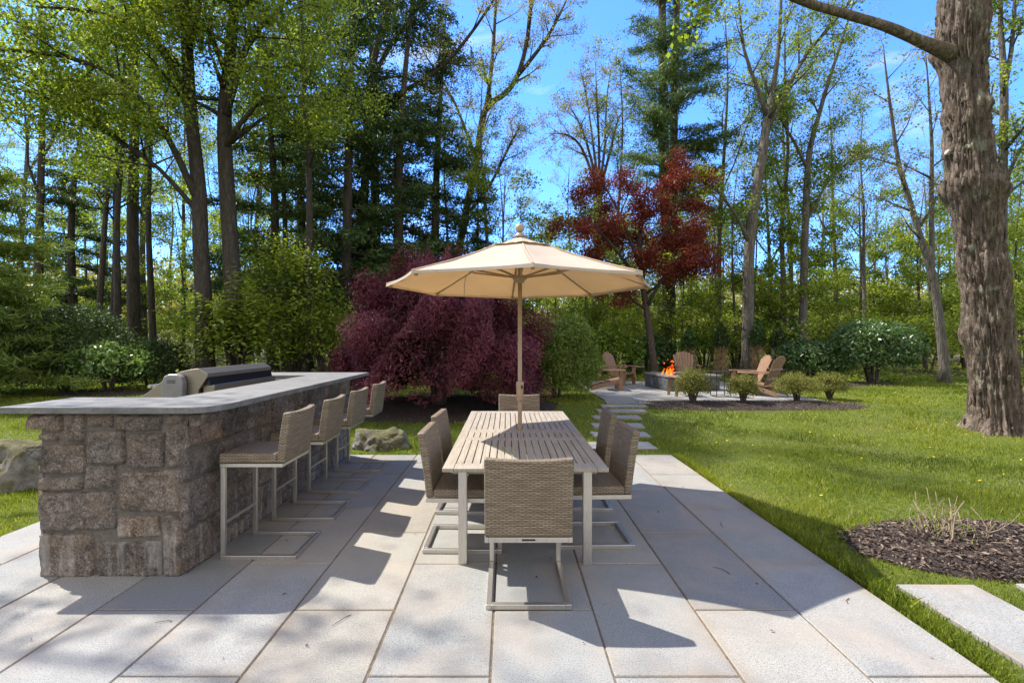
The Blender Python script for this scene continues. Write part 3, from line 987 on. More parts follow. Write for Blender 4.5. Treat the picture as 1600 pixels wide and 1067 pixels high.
def tree(name, label, cat, loc, c, seed, bark, leafm, nleaf, size, aspect=.7, spread=.16, up=.5, droop=0.0, along=0.0, paths=None, height=16, r=.16, group=None, lean=(0, 0)):
    rng = random.Random(seed)
    t = thing(name, label, cat, loc, 0, group)
    mb = MB(); segs = []
    if paths is None:
        ctrl = [(Vector((0, 0, -.15)), r)]
        x = y = 0
        for k in range(1, 6):
            x += rng.gauss(0, .12) + lean[0] * height / 5; y += rng.gauss(0, .12) + lean[1] * height / 5
            ctrl.append((Vector((x, y, height * k / 5)), r * (1 - .17 * k)))
        paths = [(ctrl, height, c.start[0])]
    for (ctrl, L, st) in paths:
        pts, rad = smooth_path(ctrl)
        if pts[0].z < .3: rad = flare(pts, rad)
        mb.tube(pts, rad, c.sides[0])
        c2 = Cfg(**c.__dict__); c2.start = (st,) + tuple(c.start[1:])
        spawn(mb, segs, pts, rad, L, 0, c2, rng)
    mb.build('trunk', bark, t, smoothed=True)
    if nleaf:
        me = leaves_on('crown', segs, nleaf, spread, size, aspect, seed, up, droop, along)
        link('crown', me, leafm, t)
    return t


def conifer(name, label, cat, loc, seed, bark, needm, height, r, zb, length, n, size=.2, aspect=.22, group=None, droop=-.05, whorl=.55, per=5, gap=.25, spread=.12, paths=None, narrow=1.0):
    rng = random.Random(seed)
    t = thing(name, label, cat, loc, 0, group)
    mb = MB(); segs = []
    stems = paths or [[(Vector((0, 0, -.15)), r), (Vector((rng.gauss(0, .15), rng.gauss(0, .15), height * .5)), r * .6), (Vector((rng.gauss(0, .2), rng.gauss(0, .2), height)), .02)]]
    for st in stems:
        pts, rad = smooth_path(st)
        mb.tube(pts, flare(pts, rad, .35), 9)
        H = pts[-1].z; z = zb
        while z < H - .1:
            f = (z - zb) / (H - zb)
            for j in range(per):
                if rng.random() < gap: continue
                i = min(range(len(pts)), key=lambda q: abs(pts[q].z - z))
                az = rng.uniform(0, 6.28)
                L = length * narrow * (1 - f) ** .65 * rng.uniform(.55, 1.15) + .25
                d = Vector((math.cos(az), math.sin(az), rng.uniform(-.05, .22) + droop)).normalized()
                p = pts[i].copy(); bp = [p.copy()]; br = [max(.012, .013 * L + .006)]
                m = max(3, int(L / .45))
                for q in range(m):
                    d = (d + Vector((rng.gauss(0, .08), rng.gauss(0, .08), rng.gauss(0, .05) + droop * .25))).normalized()
                    p = p + d * (L / m); bp.append(p.copy()); br.append(br[0] * (1 - .85 * (q + 1) / m))
                mb.tube(bp, br, 4, cap=False)
                for q in range(1, m + 1):
                    if q / m > .3:
                        segs.append((tuple(bp[q - 1]), tuple(bp[q])))
                    for sgn in (-1, 1):
                        if q / m < .25: continue
                        sl = L * .32 * (1.15 - q / m) * rng.uniform(.6, 1.3) + .12
                        sd = Vector((d.x * .6 - sgn * d.y * .9, d.y * .6 + sgn * d.x * .9, rng.uniform(-.12, .14) + droop)).normalized()
                        e = bp[q] + sd * sl
                        mb.tube([bp[q], e], [.008, .004], 3, cap=False)
                        segs.append((tuple(bp[q]), tuple(e)))
            z += whorl * rng.uniform(.7, 1.3)
    mb.build('trunk', bark, t, smoothed=True)
    link('crown', leaves_on('crown', segs, n, spread, size, aspect, seed, .4, .1, .9), needm, t)
    return t


def lump(d, seed, k=2.3):
    g = np.random.default_rng(seed)
    out = np.zeros(len(d))
    for _ in range(7):
        w = unit(g, 1)[0] * k * g.uniform(.7, 2.2); out += np.sin(d @ w * 2 + g.uniform(0, 6.28))
    return out / 7


def bush(name, label, cat, loc, rx, ry, rz, n, size, mat, seed, aspect=.5, bark=None, group=None, depth=.28, bumpy=.28, up=.35, zc=.45, droop=.0, stems=7, lumpk=2.3, rz_rot=0):
    """a shrub: leaves through the outer shell of a lumpy ellipsoid, stems from the ground"""
    g = np.random.default_rng(seed); rng = random.Random(seed)
    t = thing(name, label, cat, loc, rz_rot, group)
    d = unit(g, n); d[:, 2] = np.where(d[:, 2] < -.55, -d[:, 2], d[:, 2])
    lp = lump(d, seed, lumpk)
    rad = (1 + bumpy * lp) * (1 - np.abs(g.normal(0, depth, n)).clip(0, .95)) * (1 + .05 * g.normal(size=n))
    pos = d * rad[:, None] * np.array([rx, ry, rz * (1 - zc)]) + np.array([0, 0, rz * zc])
    pos[:, 2] = np.maximum(pos[:, 2], .04 + .1 * g.random(n))
    nr = d * .5 + unit(g, n) * .8 + np.array([0, 0, up]); nr /= np.linalg.norm(nr, axis=1)[:, None]
    ax = unit(g, n) + d * .5 + np.array([0, 0, -droop])
    rnd = np.clip(.5 + .45 * lump(d * 1.7, seed + 1, 4) + .32 * (g.random(n) - .5) * 2, 0, 1)
    me = leaf_mesh('foliage', pos, nr, ax, size * g.uniform(.6, 1.3, n), aspect, rnd)
    link('foliage', me, mat, t)
    mb = MB()
    for k in range(stems):
        a = rng.uniform(0, 6.28); q = rng.uniform(.25, .75)
        e = Vector((math.cos(a) * rx * q, math.sin(a) * ry * q, rz * rng.uniform(.55, .85)))
        m = Vector((e.x * .35, e.y * .35, e.z * .55))
        b0 = Vector((math.cos(a) * rx * .06, math.sin(a) * ry * .06, -.05))
        r0 = .012 + .012 * rz
        pts, rad_ = smooth_path([(b0, r0), (m, r0 * .7), (e, r0 * .25)], .25)
        mb.tube(pts, rad_, 5)
        for s in range(3):
            p, dd, r_ = sample(pts, rad_, rng.uniform(.4, .9))
            f = p + Vector((rng.gauss(0, .3) * rx, rng.gauss(0, .3) * ry, rng.uniform(.05, .3) * rz))
            mb.tube([p, f], [r_ * .6, r_ * .2], 4, cap=False)
    mb.build('stem', bark or M['bark_red'], t, smoothed=True)
    return t


# =================================================================== HERO PLANTS
def laceleaf():
    """weeping purple maple: a lumpy dome of hanging, finely cut leaves"""
    g = np.random.default_rng(77); rng = random.Random(77)
    loc = (-1.55, 11.1, tz(-1.55, 11.1))
    t = thing('weeping_maple', 'weeping laceleaf maple, a broad dome of dark purple hanging foliage', 'tree', loc)
    n = 200000
    az = g.uniform(0, 2 * np.pi, n)
    lay = g.random(n) ** .8                                   # 0 crown top, 1 hem
    th = .12 + lay * 1.52
    d = np.stack([np.cos(az) * np.sin(th), np.sin(az) * np.sin(th), np.cos(th)], 1)
    cas = .10 * np.sin(az * 5 + 2.2 * np.sin(th * 3) + 1) + .07 * np.sin(az * 11 + th * 7) + .07 * np.sin(th * 13 + az * 3) + .04 * np.sin(az * 23 + th * 17)
    rad = (1 + cas) * (1 - np.abs(g.normal(0, .13, n)) + .03 * np.abs(g.normal(0, 1, n)))
    rx = np.where(d[:, 0] < 0, 2.15, 2.42)
    pos = d * rad[:, None] * np.stack([rx, np.full(n, 1.9), np.full(n, 2.68)], 1)
    pos[:, 2] += .42
    hem = .30 + .45 * (np.sin(az * 4 + 1) * .5 + .5) * (np.sin(az * 9) * .5 + .5)
    drop = np.where(lay > .8, (lay - .8) * 3.0 * g.random(n), 0)
    pos[:, 2] -= drop * .7
    keep = pos[:, 2] > hem * .8
    # a see-through gap low down in the middle, where the trunks show
    ga = np.abs(((az + np.pi / 2 + .12 + np.pi) % (2 * np.pi)) - np.pi)
    keep &= ~((ga < .30) & (pos[:, 2] < 1.55) & (g.random(n) < .8))
    pos, d, az, lay, cas = pos[keep], d[keep], az[keep], lay[keep], cas[keep]
    n = len(pos)
    out = np.stack([np.cos(az), np.sin(az), np.zeros(n)], 1)
    ax = out * .45 + np.array([0, 0, -1.0]) + unit(g, n) * 1.25
    nr = out * .6 + np.array([0, 0, .5]) + unit(g, n) * .6; nr /= np.linalg.norm(nr, axis=1)[:, None]
    rnd = np.clip(.42 + 1.6 * cas + .5 * (g.random(n) - .5), 0, 1)
    link('crown', leaf_mesh('crown', pos, nr, ax, .10 * g.uniform(.5, 1.35, n), .2, rnd, 0), M['leaf_purple'], t)
    mb = MB()
    for k in range(11):
        a = k * 2.4; q = rng.uniform(.5, 1.0)
        c = [(Vector((.08 * math.cos(a), .08 * math.sin(a), -.1)), .07), (Vector((.25 * math.cos(a + .5), .25 * math.sin(a + .5), .9)), .055),
             (Vector((.85 * q * math.cos(a + .2), .75 * q * math.sin(a + .2), 1.8)), .035), (Vector((1.45 * q * math.cos(a), 1.3 * q * math.sin(a), 1.9)), .02), (Vector((1.8 * q * math.cos(a - .1), 1.6 * q * math.sin(a - .1), 1.2)), .006)]
        pts, rad = smooth_path(c, .2)
        mb.tube(pts, rad, 7)
        for s in range(6):
            p, dd, r_ = sample(pts, rad, rng.uniform(.35, .95))
            e = p + Vector((rng.gauss(0, .4), rng.gauss(0, .4), rng.uniform(-.4, .1)))
            mb.tube([p, (p + e) / 2 + Vector((0, 0, .1)), e], [r_ * .6, r_ * .4, .004], 4, cap=False)
    mb.build('trunk', M['bark_dark'], t, smoothed=True)


def loc_paths(base, *stems):
    """world control points -> tree-local"""
    b = Vector(base); out = []
    for (ctrl, L, st) in stems:
        out.append(([(Vector(p) - b, r) for p, r in ctrl], L, st))
    return out


def px_path(*pts):
    return [(world_at(px, py, Y), r) for px, py, Y, r in pts]


def big_maple():
    """the old maple at the right: burled, flaking trunk with one limb reaching left"""
    Y = 8.75
    base = Vector(((1556 - CX) * Y / F, Y, tz(8.8, Y)))
    t = thing('old_maple', 'massive old maple at the lawn edge, grey flaking bark and burls', 'tree', base)
    ctrl = [(1560, 700, .50), (1557, 650, .335), (1552, 600, .31), (1547, 533, .30), (1537, 430, .305), (1530, 370, .30), (1520, 300, .345), (1516, 262, .32), (1509, 180, .29), (1506, 110, .30), (1504, 75, .32), (1506, 0, .345), (1510, -50, .37)]
    P = [(world_at(px, py, Y), r) for px, py, r in ctrl]
    P[0] = (Vector((base.x, Y, base.z - .12)), .52)
    pts, rad = smooth_path([(p - base, r) for p, r in P], .035)
    mb = MB(); n = 170
    bumps = [(R(a_), world_at(0, py, Y).z - base.z, am, sg) for a_, py, am, sg in ((140, 297, .13, .15), (305, 300, .13, .17), (212, 290, .07, .10), (170, 240, .07, .09), (285, 172, .08, .10), (250, 420, .06, .16), (160, 520, .05, .2), (135, 75, .10, .16))]
    rows = []
    for i, (p, r) in enumerate(zip(pts, rad)):
        z = p.z
        for k in range(n):
            a = 2 * math.pi * k / n
            c, s = math.cos(a), math.sin(a)
            root = max(0, 1 - z / .95)
            lob = 1 + root ** 1.6 * (.17 * math.sin(a * 5 + 1.3) + .10 * math.sin(a * 9 + .4))
            rid = mn.fractal(Vector((c * 4.5, s * 4.5, z * .55)), 1, 2.1, 4)
            fl = abs(mn.noise(Vector((c * 9 + 5, s * 9, z * 1.4))))
            fine = mn.noise(Vector((c * 26, s * 26, z * 5)))
            burl = mn.noise(Vector((c * 1.4 + 3, s * 1.4, z * .9 + 1)))
            fur = abs(mn.noise(Vector((c * 14 + 1.5 * mn.noise(Vector((c * 3, s * 3, z * 1.2))), s * 14, z * 2.0))))
            plate = mn.cell(Vector((c * 7 + .6 * rid, s * 7, z * 2.6 + 2 * fine)))
            rr = r * lob + .045 * rid - .035 * (fl - .2) + .03 * fine + .05 * max(0, burl) + .11 * (min(.35, fur) - .2) + .014 * plate
            for (ba, bz, am, sg) in bumps:
                da = (a - ba + math.pi) % (2 * math.pi) - math.pi
                q2 = (da * r) ** 2 + (z - bz) ** 2
                if q2 < 9 * sg * sg: rr += am * math.exp(-q2 / (2 * sg * sg)) * (1 + .5 * fl)
            mb.v.append((p.x + c * rr, p.y + s * rr, z))
    m = len(pts)
    for i in range(m - 1):
        for k in range(n):
            k2 = (k + 1) % n
            mb.f.append((i * n + k, i * n + k2, (i + 1) * n + k2, (i + 1) * n + k))
    rng = random.Random(5)
    s_ = mb
    fl = random.Random(3)
    for k in range(420):                                   # lifted flakes of bark
        i = fl.randint(4, m - 12); a = fl.uniform(2.6, 6.5)
        v0 = Vector(mb.v[i * n + int(a / 6.2832 * n) % n]); cpt = pts[i]
        o = (v0 - cpt); o.z = 0; o.normalize(); sd = Vector((-o.y, o.x, 0))
        L = fl.uniform(.06, .26); w = fl.uniform(.02, .075)
        q0 = v0 - o * .012
        lift = fl.uniform(.015, .05)
        up = Vector((fl.gauss(0, .1), 0, 1))
        A = [q0 - sd * w / 2, q0 + sd * w / 2, q0 + up * L * .55 + sd * w * .5 + o * lift * .5, q0 + up * L * .55 - sd * w * .5 + o * lift * .5, q0 + up * L + sd * w * .15 + o * lift, q0 + up * L - sd * w * .2 + o * lift * .9]
        b0 = len(s_.v)
        for p in A: s_.v.append(tuple(p))
        for p in A: s_.v.append(tuple(p - o * .012))
        for f in ((0, 1, 2, 3), (3, 2, 4, 5)):
            s_.f.append(tuple(b0 + q for q in f)); s_.f.append(tuple(b0 + 6 + q for q in f[::-1]))
        for (q, p) in ((0, 3), (3, 5), (5, 4), (4, 2), (2, 1), (1, 0)):
            s_.f.append((b0 + q, b0 + p, b0 + 6 + p, b0 + 6 + q))
    limb_ctrl = px_path((1496, 88, 8.7, .16), (1466, 76, 8.65, .11), (1436, 64, 8.6, .092), (1385, 42, 8.5, .082), (1320, 22, 8.4, .074), (1250, 0, 8.2, .066), (1160, -50, 7.9, .07), (1080, -120, 7.6, .03))
    lp, lr = smooth_path([(p - base, r) for p, r in limb_ctrl], .15)
    lr = [r * (1 + .10 * mn.noise(p * 3)) for p, r in zip(lp, lr)]
    mb.tube(lp, lr, 16)
    segs = []
    c = Cfg(**DECID); c.nb = ((7, 9), (4, 6), (3, 4)); c.start = (.72, .25, .2)
    spawn(mb, segs, lp, lr, 5.5, 0, c, rng)
    for (dx, dy, L) in ((-1.6, .8, 6.5), (1.8, -.5, 6.5), (.5, 2.0, 6)):
        p0 = pts[-1]
        ct = [(p0 - Vector((0, 0, .5)), .32), (p0 + Vector((dx * .6, dy * .6, 1.8)), .24), (p0 + Vector((dx * 1.6, dy * 1.6, 5)), .13), (p0 + Vector((dx * 2, dy * 2, 8)), .03)]
        q, qr = smooth_path(ct, .5); mb.tube(q, qr, 12)
        c.start = (.25, .25, .2)
        spawn(mb, segs, q, qr, L, 0, c, rng)
    mb.build('trunk', M['bark_maple'], t, smoothed=True)
    link('crown', leaves_on('crown', segs, 14000, .15, .085, .8, 9), M['leaf_spring'], t)
    for (ang_, py, rr) in ((R(178), 237, .05), (R(285), 170, .065)):
        z_ = world_at(0, py, Y).z - base.z
        i_ = min(range(len(pts)), key=lambda q: abs(pts[q].z - z_))
        d = Vector((math.cos(ang_), math.sin(ang_), .25)).normalized()
        c0 = pts[i_] + Vector((math.cos(ang_), math.sin(ang_), 0)) * (rad[i_] + .075)
        s_ = MB()
        s_.tube([c0 - d * .14, c0 - d * .02, c0 + d * .012], [rr * 1.5, rr * 1.05, rr * .95], 18)
        s_.v = [tuple(Vector(q) + Vector((1, 1, 1)) * .008 * mn.noise(Vector(q) * 30)) for q in s_.v]
        s_.build('cut_branch_stub', M['stub'], t, bevel=.006)


def hero_trees():
    c = Cfg(**DECID)
    # left twin: two stout trunks behind the grill with long leafy limbs to the left
    Y = 15.0
    for (name, lb, ctrl, limbs, seed, nl) in (
        ('maple_tree', 'left one of two stout dark maples behind the grill, limbs sweeping far left',
         [(322, 572, .30), (318, 470, .235), (313, 380, .22), (311, 300, .21), (296, 152, .18), (292, 0, .15), (300, -160, .12), (305, -260, .03)],
         [[(311, 320, 15, .11), (262, 215, 14.2, .085), (199, 132, 13.4, .065), (101, 88, 12.6, .06), (-20, 78, 11.8, .03)],
          [(312, 335, 15, .085), (250, 265, 14.5, .06), (189, 222, 14, .07), (91, 159, 13.3, .05), (-10, 130, 12.8, .02)],
          [(296, 152, 15, .13), (240, 60, 14, .09), (150, 20, 13, .06), (40, 10, 12.2, .02)],
          [(293, 60, 15, .12), (330, -40, 14.2, .08), (420, -110, 13.6, .04)]], 11, 38000),
        ('maple_tree', 'right one of two stout dark maples behind the grill, limbs reaching right',
         [(372, 572, .31), (364, 450, .255), (358, 350, .235), (352, 250, .22), (351, 170, .20), (363, 50, .16), (372, -90, .14), (380, -240, .03)],
         [[(353, 180, 15.2, .12), (385, 75, 14.6, .09), (430, 20, 14, .06), (500, -30, 13.5, .02)],
          [(352, 230, 15.2, .09), (400, 165, 14.8, .06), (470, 150, 14.4, .04), (540, 160, 14.2, .015)],
          [(356, 120, 15.2, .10), (320, 40, 14.3, .07), (260, -20, 13.5, .03)]], 12, 26000)):
        base = world_at(ctrl[0][0], 0, Y + (.3 if seed == 12 else 0)); base.z = tz(base.x, base.y)
        YY = base.y
        st = [([(world_at(px, py, YY), r) for px, py, r in ctrl], 7.0, .42)]
        st[0][0][0] = (Vector((base.x, base.y, base.z - .15)), ctrl[0][2])
        for l in limbs: st.append((px_path(*l), 6.0, .25))
        c1 = Cfg(**DECID); c1.nb = ((10, 13), (5, 7), (3, 5)); c1.trop = (.03, .02, .0, -.02); c1.ang = ((40, 75), (30, 60), (25, 60)); c1.lr = (.36, .45, .5)
        tree(name, lb, 'tree', base, c1, seed, M['bark_dark'], M['leaf_spring'], nl, .088, .75, .30, .7, paths=loc_paths(base, *st))

    def hero(name, lb, Y, stems, seed, bark, leafm, nl, size=.085, cfg=None, spread=.16, k=1.0):
        Y = Y * k
        stems = [([(q[0], q[1], q[2] * k) + ((q[3] * k,) if len(q) > 3 else ()) for q in ct], L * (.5 + .5 * k), s_) for ct, L, s_ in stems]
        s0 = stems[0][0][0]
        base = world_at(s0[0], 0, Y); base.z = tz(base.x, base.y)
        out = []
        for i, (ctrl, L, st) in enumerate(stems):
            w = [(world_at(q[0], q[1], q[3] if len(q) > 3 else Y), q[2]) for q in ctrl]
            if i == 0: w[0] = (Vector((base.x, base.y, base.z - .15)), w[0][1])
            out.append((w, L, st))
        return tree(name, lb, 'tree', base, cfg or c, seed, bark, leafm, nl, size, .7, spread, .4, paths=loc_paths(base, *out))

    hero('deciduous_tree', 'tall dark trunk rising left of the parasol with limbs fanning up and right', 17.5,
         [([(566, 570, .22), (565, 430, .165), (569, 320, .155), (574, 210, .15), (580, 120, .14), (596, 50, .10), (625, -40, .09), (640, -160, .03)], 6.5, .55),
          ([(577, 165, .09, 17.5), (625, 145, .075, 17), (690, 105, .055, 16.5), (745, 40, .05, 16), (790, -30, .02, 15.5)], 5.5, .3),
          ([(578, 135, .09, 17.5), (602, 85, .08, 17.8), (640, 30, .06, 18), (690, -50, .05, 18.3)], 5.5, .3),
          ([(574, 190, .10, 17.5), (540, 120, .07, 17), (515, 20, .05, 16.5), (505, -60, .02, 16)], 5, .3)], 13, M['bark_dark'], M['leaf_olive'], 15000, k=1.4)
    hero('deciduous_tree', 'leaning grey tree above the parasol top, bent limbs reaching up right into open sky', 20,
         [([(700, 570, .23), (712, 430, .18), (728, 330, .155), (743, 262, .145), (757, 175, .13), (785, 150, .115), (806, 125, .105), (822, 72, .085), (830, 0, .09), (834, -70, .04)], 6, .42),
          ([(754, 190, .10, 20), (764, 140, .09, 20.2), (770, 80, .08, 20.4), (775, 0, .06, 20.6), (778, -70, .02, 20.8)], 5, .2),
          ([(808, 120, .09, 20), (840, 80, .075, 19.7), (866, 40, .06, 19.5), (890, -10, .03, 19.2)], 4.5, .2),
          ([(745, 250, .08, 20), (722, 190, .06, 20.5), (705, 150, .05, 21), (660, 80, .03, 21.5)], 5, .25),
          ([(730, 335, .08, 20), (765, 290, .06, 19.6), (800, 220, .045, 19.2), (812, 200, .02, 19)], 4, .3)], 14, M['bark_dark'], M['leaf_olive'], 15000, k=1.36)
    hero('deciduous_tree', 'slender tree right of the fire pit forking into a wide Y against blue sky', 20,
         [([(1168, 575, .26), (1169, 480, .22), (1171, 390, .205), (1180, 310, .20), (1192, 240, .18), (1198, 190, .16), (1203, 165, .12), (1215, 90, .09), (1220, 10, .06), (1223, -80, .02)], 6, .55),
          ([(1199, 185, .11, 20), (1184, 140, .085, 19.8), (1163, 80, .06, 19.6), (1155, 10, .04, 19.4), (1150, -50, .015, 19.2)], 5, .25),
          ([(1198, 205, .12, 20), (1225, 150, .10, 19.8), (1260, 85, .075, 19.5), (1300, 40, .05, 19.2), (1345, -20, .02, 18.8)], 5.5, .25),
          ([(1172, 385, .08, 20), (1152, 340, .06, 19.7), (1118, 295, .045, 19.4), (1085, 280, .02, 19.2)], 3.5, .3)], 15, M['bark_grey'], M['leaf_spring'], 9000)
    hero('deciduous_tree', 'thin dark forked tree between the Y-forked tree and the leaning one', 22,
         [([(1253, 575, .20), (1255, 480, .17), (1258, 360, .15), (1263, 256, .13), (1270, 215, .11), (1294, 130, .08), (1320, 50, .05), (1340, -20, .02)], 5.5, .5),
          ([(1262, 265, .08, 22), (1240, 220, .06, 22), (1222, 190, .04, 22), (1212, 150, .02, 22)], 4, .3),
          ([(1259, 350, .06, 22), (1290, 290, .05, 22.3), (1310, 265, .03, 22.5), (1350, 240, .015, 22.7)], 4, .3)], 16, M['bark_grey'], M['leaf_spring'], 12000)
    hero('deciduous_tree', 'leaning grey tree with a low fork just left of the old maple trunk', 17,
         [([(1476, 590, .165), (1472, 540, .145), (1462, 460, .13), (1454, 420, .12), (1438, 370, .095), (1420, 310, .085), (1404, 256, .07), (1393, 180, .05), (1384, 110, .03), (1380, 70, .012)], 5, .42),
          ([(1456, 430, .09, 17), (1456, 380, .08, 17.1), (1455, 300, .07, 17.2), (1456, 230, .055, 17.3), (1450, 130, .03, 17.4), (1446, 80, .012, 17.4)], 4.5, .3)], 17, M['bark_grey'], M['leaf_olive'], 2500)
    hero('deciduous_tree', 'pale slim tree standing close behind the old maple at the photo edge', 15.5,
         [([(1562, 590, .17), (1565, 450, .14), (1566, 350, .125), (1568, 200, .11), (1569, 130, .10), (1564, 50, .07), (1562, -40, .05), (1560, -120, .02)], 5, .4),
          ([(1569, 140, .07, 15.5), (1580, 80, .06, 15.4), (1586, 0, .05, 15.3), (1590, -70, .02, 15.2)], 4.5, .2),
          ([(1566, 300, .06, 15.5), (1590, 240, .045, 15.2), (1625, 190, .03, 15)], 4, .25)], 18, M['bark_grey'], M['leaf_spring'], 9000)
    # vase shaped, nearly bare tree in the middle
    vs = []
    rng = random.Random(6)
    for k, (px, py) in enumerate(((905, 100), (930, 90), (955, 105), (880, 160), (985, 160), (850, 210))):
        vs.append(([(936 + (px - 930) * .08, 285, .10, 28), (936 + (px - 930) * .35, 230, .07, 28 + rng.uniform(-1, 1)), ((px + 936) / 2 + (px - 936) * .12, (py + 270) / 2 - 30, .05, 28 + rng.uniform(-2, 2)), (px, py, .01, 28 + rng.uniform(-3, 3))], 5.2, .15))
    vs = [([(930, 560, .30), (932, 450, .25), (934, 350, .22), (936, 280, .19)], 3, .8)] + vs
    hero('deciduous_tree', 'vase-shaped budding tree with many upright stems between parasol and pine', 28, vs, 19, M['bark_grey'], M['leaf_olive'], 11000, .085)
    # red maple
    c2 = Cfg(**DECID); c2.nb = ((8, 10), (6, 8), (4, 5)); c2.trop = (.03, -.02, -.01, -.01); c2.ang = ((55, 85), (30, 60), (25, 60)); c2.lr = (.40, .45, .5); c2.wig = (.08, .12, .16, .2)
    Yr = 18.0
    st = [([(1024, 575, .15), (1014, 510, .125), (1006, 455, .11), (1000, 400, .095), (1003, 340, .07), (1012, 280, .02)], 6.0, .3),
          ([(1006, 455, .08, Yr), (970, 400, .06, Yr - .5), (930, 355, .04, Yr - 1), (895, 330, .015, Yr - 1.5)], 4.2, .3),
          ([(1003, 420, .08, Yr), (1040, 360, .06, Yr - .5), (1065, 310, .04, Yr - .8), (1085, 275, .015, Yr - 1)], 4.2, .25),
          ([(1010, 480, .07, Yr), (1045, 420, .05, Yr - .8), (1075, 395, .035, Yr - 1.2), (1100, 385, .012, Yr - 1.5)], 3.6, .3),
          ([(1004, 430, .06, Yr), (975, 350, .05, Yr), (950, 300, .03, Yr), (935, 285, .012, Yr)], 4.0, .25)]
    hero('red_maple', 'upright deep red maple in front of the tall pine, behind the parasol edge', Yr, st, 20, M['bark_red'], M['leaf_red'], 42000, .085, c2, .20, 1.12)
    # tall white pine, two stems
    Yp = 24.0
    b = world_at(1045, 0, Yp); b.z = tz(b.x, b.y)
    st = []
    for (ctrl) in ([(1046, 575, .36), (1044, 400, .30), (1038, 260, .26), (1036, 100, .22), (1034, -60, .16), (1034, -260, .03)], [(1048, 470, .2), (1052, 330, .22), (1053, 200, .2), (1056, 60, .17), (1060, -80, .11), (1062, -220, .03)]):
        st.append([(world_at(px, py, Yp + (.3 if ctrl[0][1] < 500 else 0)) - b, r) for px, py, r in ctrl])
    st[0][0] = (Vector((0, 0, -.15)), .40)
    conifer('white_pine', 'tall two-stemmed white pine rising behind the red maple', 'tree', b, 31, M['bark_dark'], M['needle_pine'], 25, .36, 8.2, 3.4, 42000, .28, .14, droop=.0, whorl=.95, per=4, gap=.32, spread=.15, paths=st)
# =================================================================== FIRE PIT AREA
def build_fire_pit():
    cx, cy, z = 5.35, 14.85, .215
    t = thing('fire_pit', 'square fire pit of dark grey granite blocks with bluestone rim', 'fire pit', (cx, cy, z), R(8))
    rng = random.Random(2)
    mb = MB(); rnd = []
    hw = .80
    for (nx, ny) in ((0, -1), (1, 0), (0, 1), (-1, 0)):
        def fn(u, zz, d, nx=nx, ny=ny):
            tx, ty = -ny, nx
            return (tx * (u - hw) + nx * (hw + d), ty * (u - hw) + ny * (hw + d), zz)
        cut = rng.uniform(.6, 1.0)
        for (a, b) in ((0, cut), (cut, 2 * hw)):
            stone_block(mb, rnd, fn, a + .004, b - .004, -.01, .385, .03, rng, .028)
    mb.build('block_wall', M['pit'], t, smoothed=True, rnd=rnd)
    mb = MB()
    o, i = .84, .56
    mb.box(-o, o, -o, -i, .385, .45); mb.box(-o, o, i, o, .385, .45); mb.box(-o, -i, -i, i, .385, .4495); mb.box(i, o, -i, i, .385, .4495)
    mb.build('rim', M['slab'], t, bevel=.012)
    mb = MB(); mb.box(-hw + .02, hw - .02, -hw + .02, hw - .02, .0, .33)
    mb.build('gravel_bed', M['pit'], t)
    # flames: bent, tapering tongues
    f = thing('fire', 'orange flames burning in the granite fire pit', 'fire', (cx - .42, cy - .1, z + .36)); f.scale = (.85, .85, .8)
    mb = MB()
    for k in range(12):
        x0, y0 = rng.gauss(0, .10), rng.gauss(0, .08)
        h = rng.uniform(.12, .34) * (1 - .8 * abs(x0)) * (1.45 if k < 3 else 1)
        pts = []; rad = []
        ph = rng.uniform(0, 6.28); sw = rng.uniform(.03, .09)
        for j in range(11):
            a = j / 10
            pts.append(Vector((x0 * (1 - .3 * a) + sw * math.sin(ph + a * 5.5) * a + .10 * a * a, y0 * (1 - .5 * a) + sw * math.cos(ph + a * 4) * a, h * a * 1.25)))
            rad.append((.006 + .032 * math.sin(min(1, a * 1.5 + .15) * math.pi * .9) * rng.uniform(.8, 1.15)) * (1 - a) ** .45 + .002)
        mb.tube(pts, rad, 8)
    for k in range(5):
        p = Vector((rng.gauss(.1, .1), rng.gauss(0, .06), rng.uniform(.42, .62)))
        mb.tube([p, p + Vector((.02, 0, .03)), p + Vector((.015, 0, .07))], [.004, .016, .002], 6)
    nt = NT('flame'); c = nt.coord()
    sp = nt.node('ShaderNodeSeparateXYZ', {0: c}).outputs[2]
    n1 = nt.noise(c, 9, 3)
    col = nt.ramp(nt.math('ADD', nt.math('MULTIPLY', n1, .9), nt.math('MULTIPLY', sp, -.25)), [(.30, (.7, .045, .003)), (.5, (1, .13, .01)), (.68, (1, .42, .07))])
    em = nt.node('ShaderNodeEmission', {'Color': col, 'Strength': 1.5}).outputs[0]
    fm = nt.done(nt.node('ShaderNodeMixShader', {0: nt.ramp(nt.noise(c, 22, 4, .6, .5), [(.40, .05), (.62, .7)]), 1: nt.node('ShaderNodeBsdfTransparent').outputs[0], 2: em}).outputs[0])
    o = mb.build('flames', fm, f, smoothed=True)


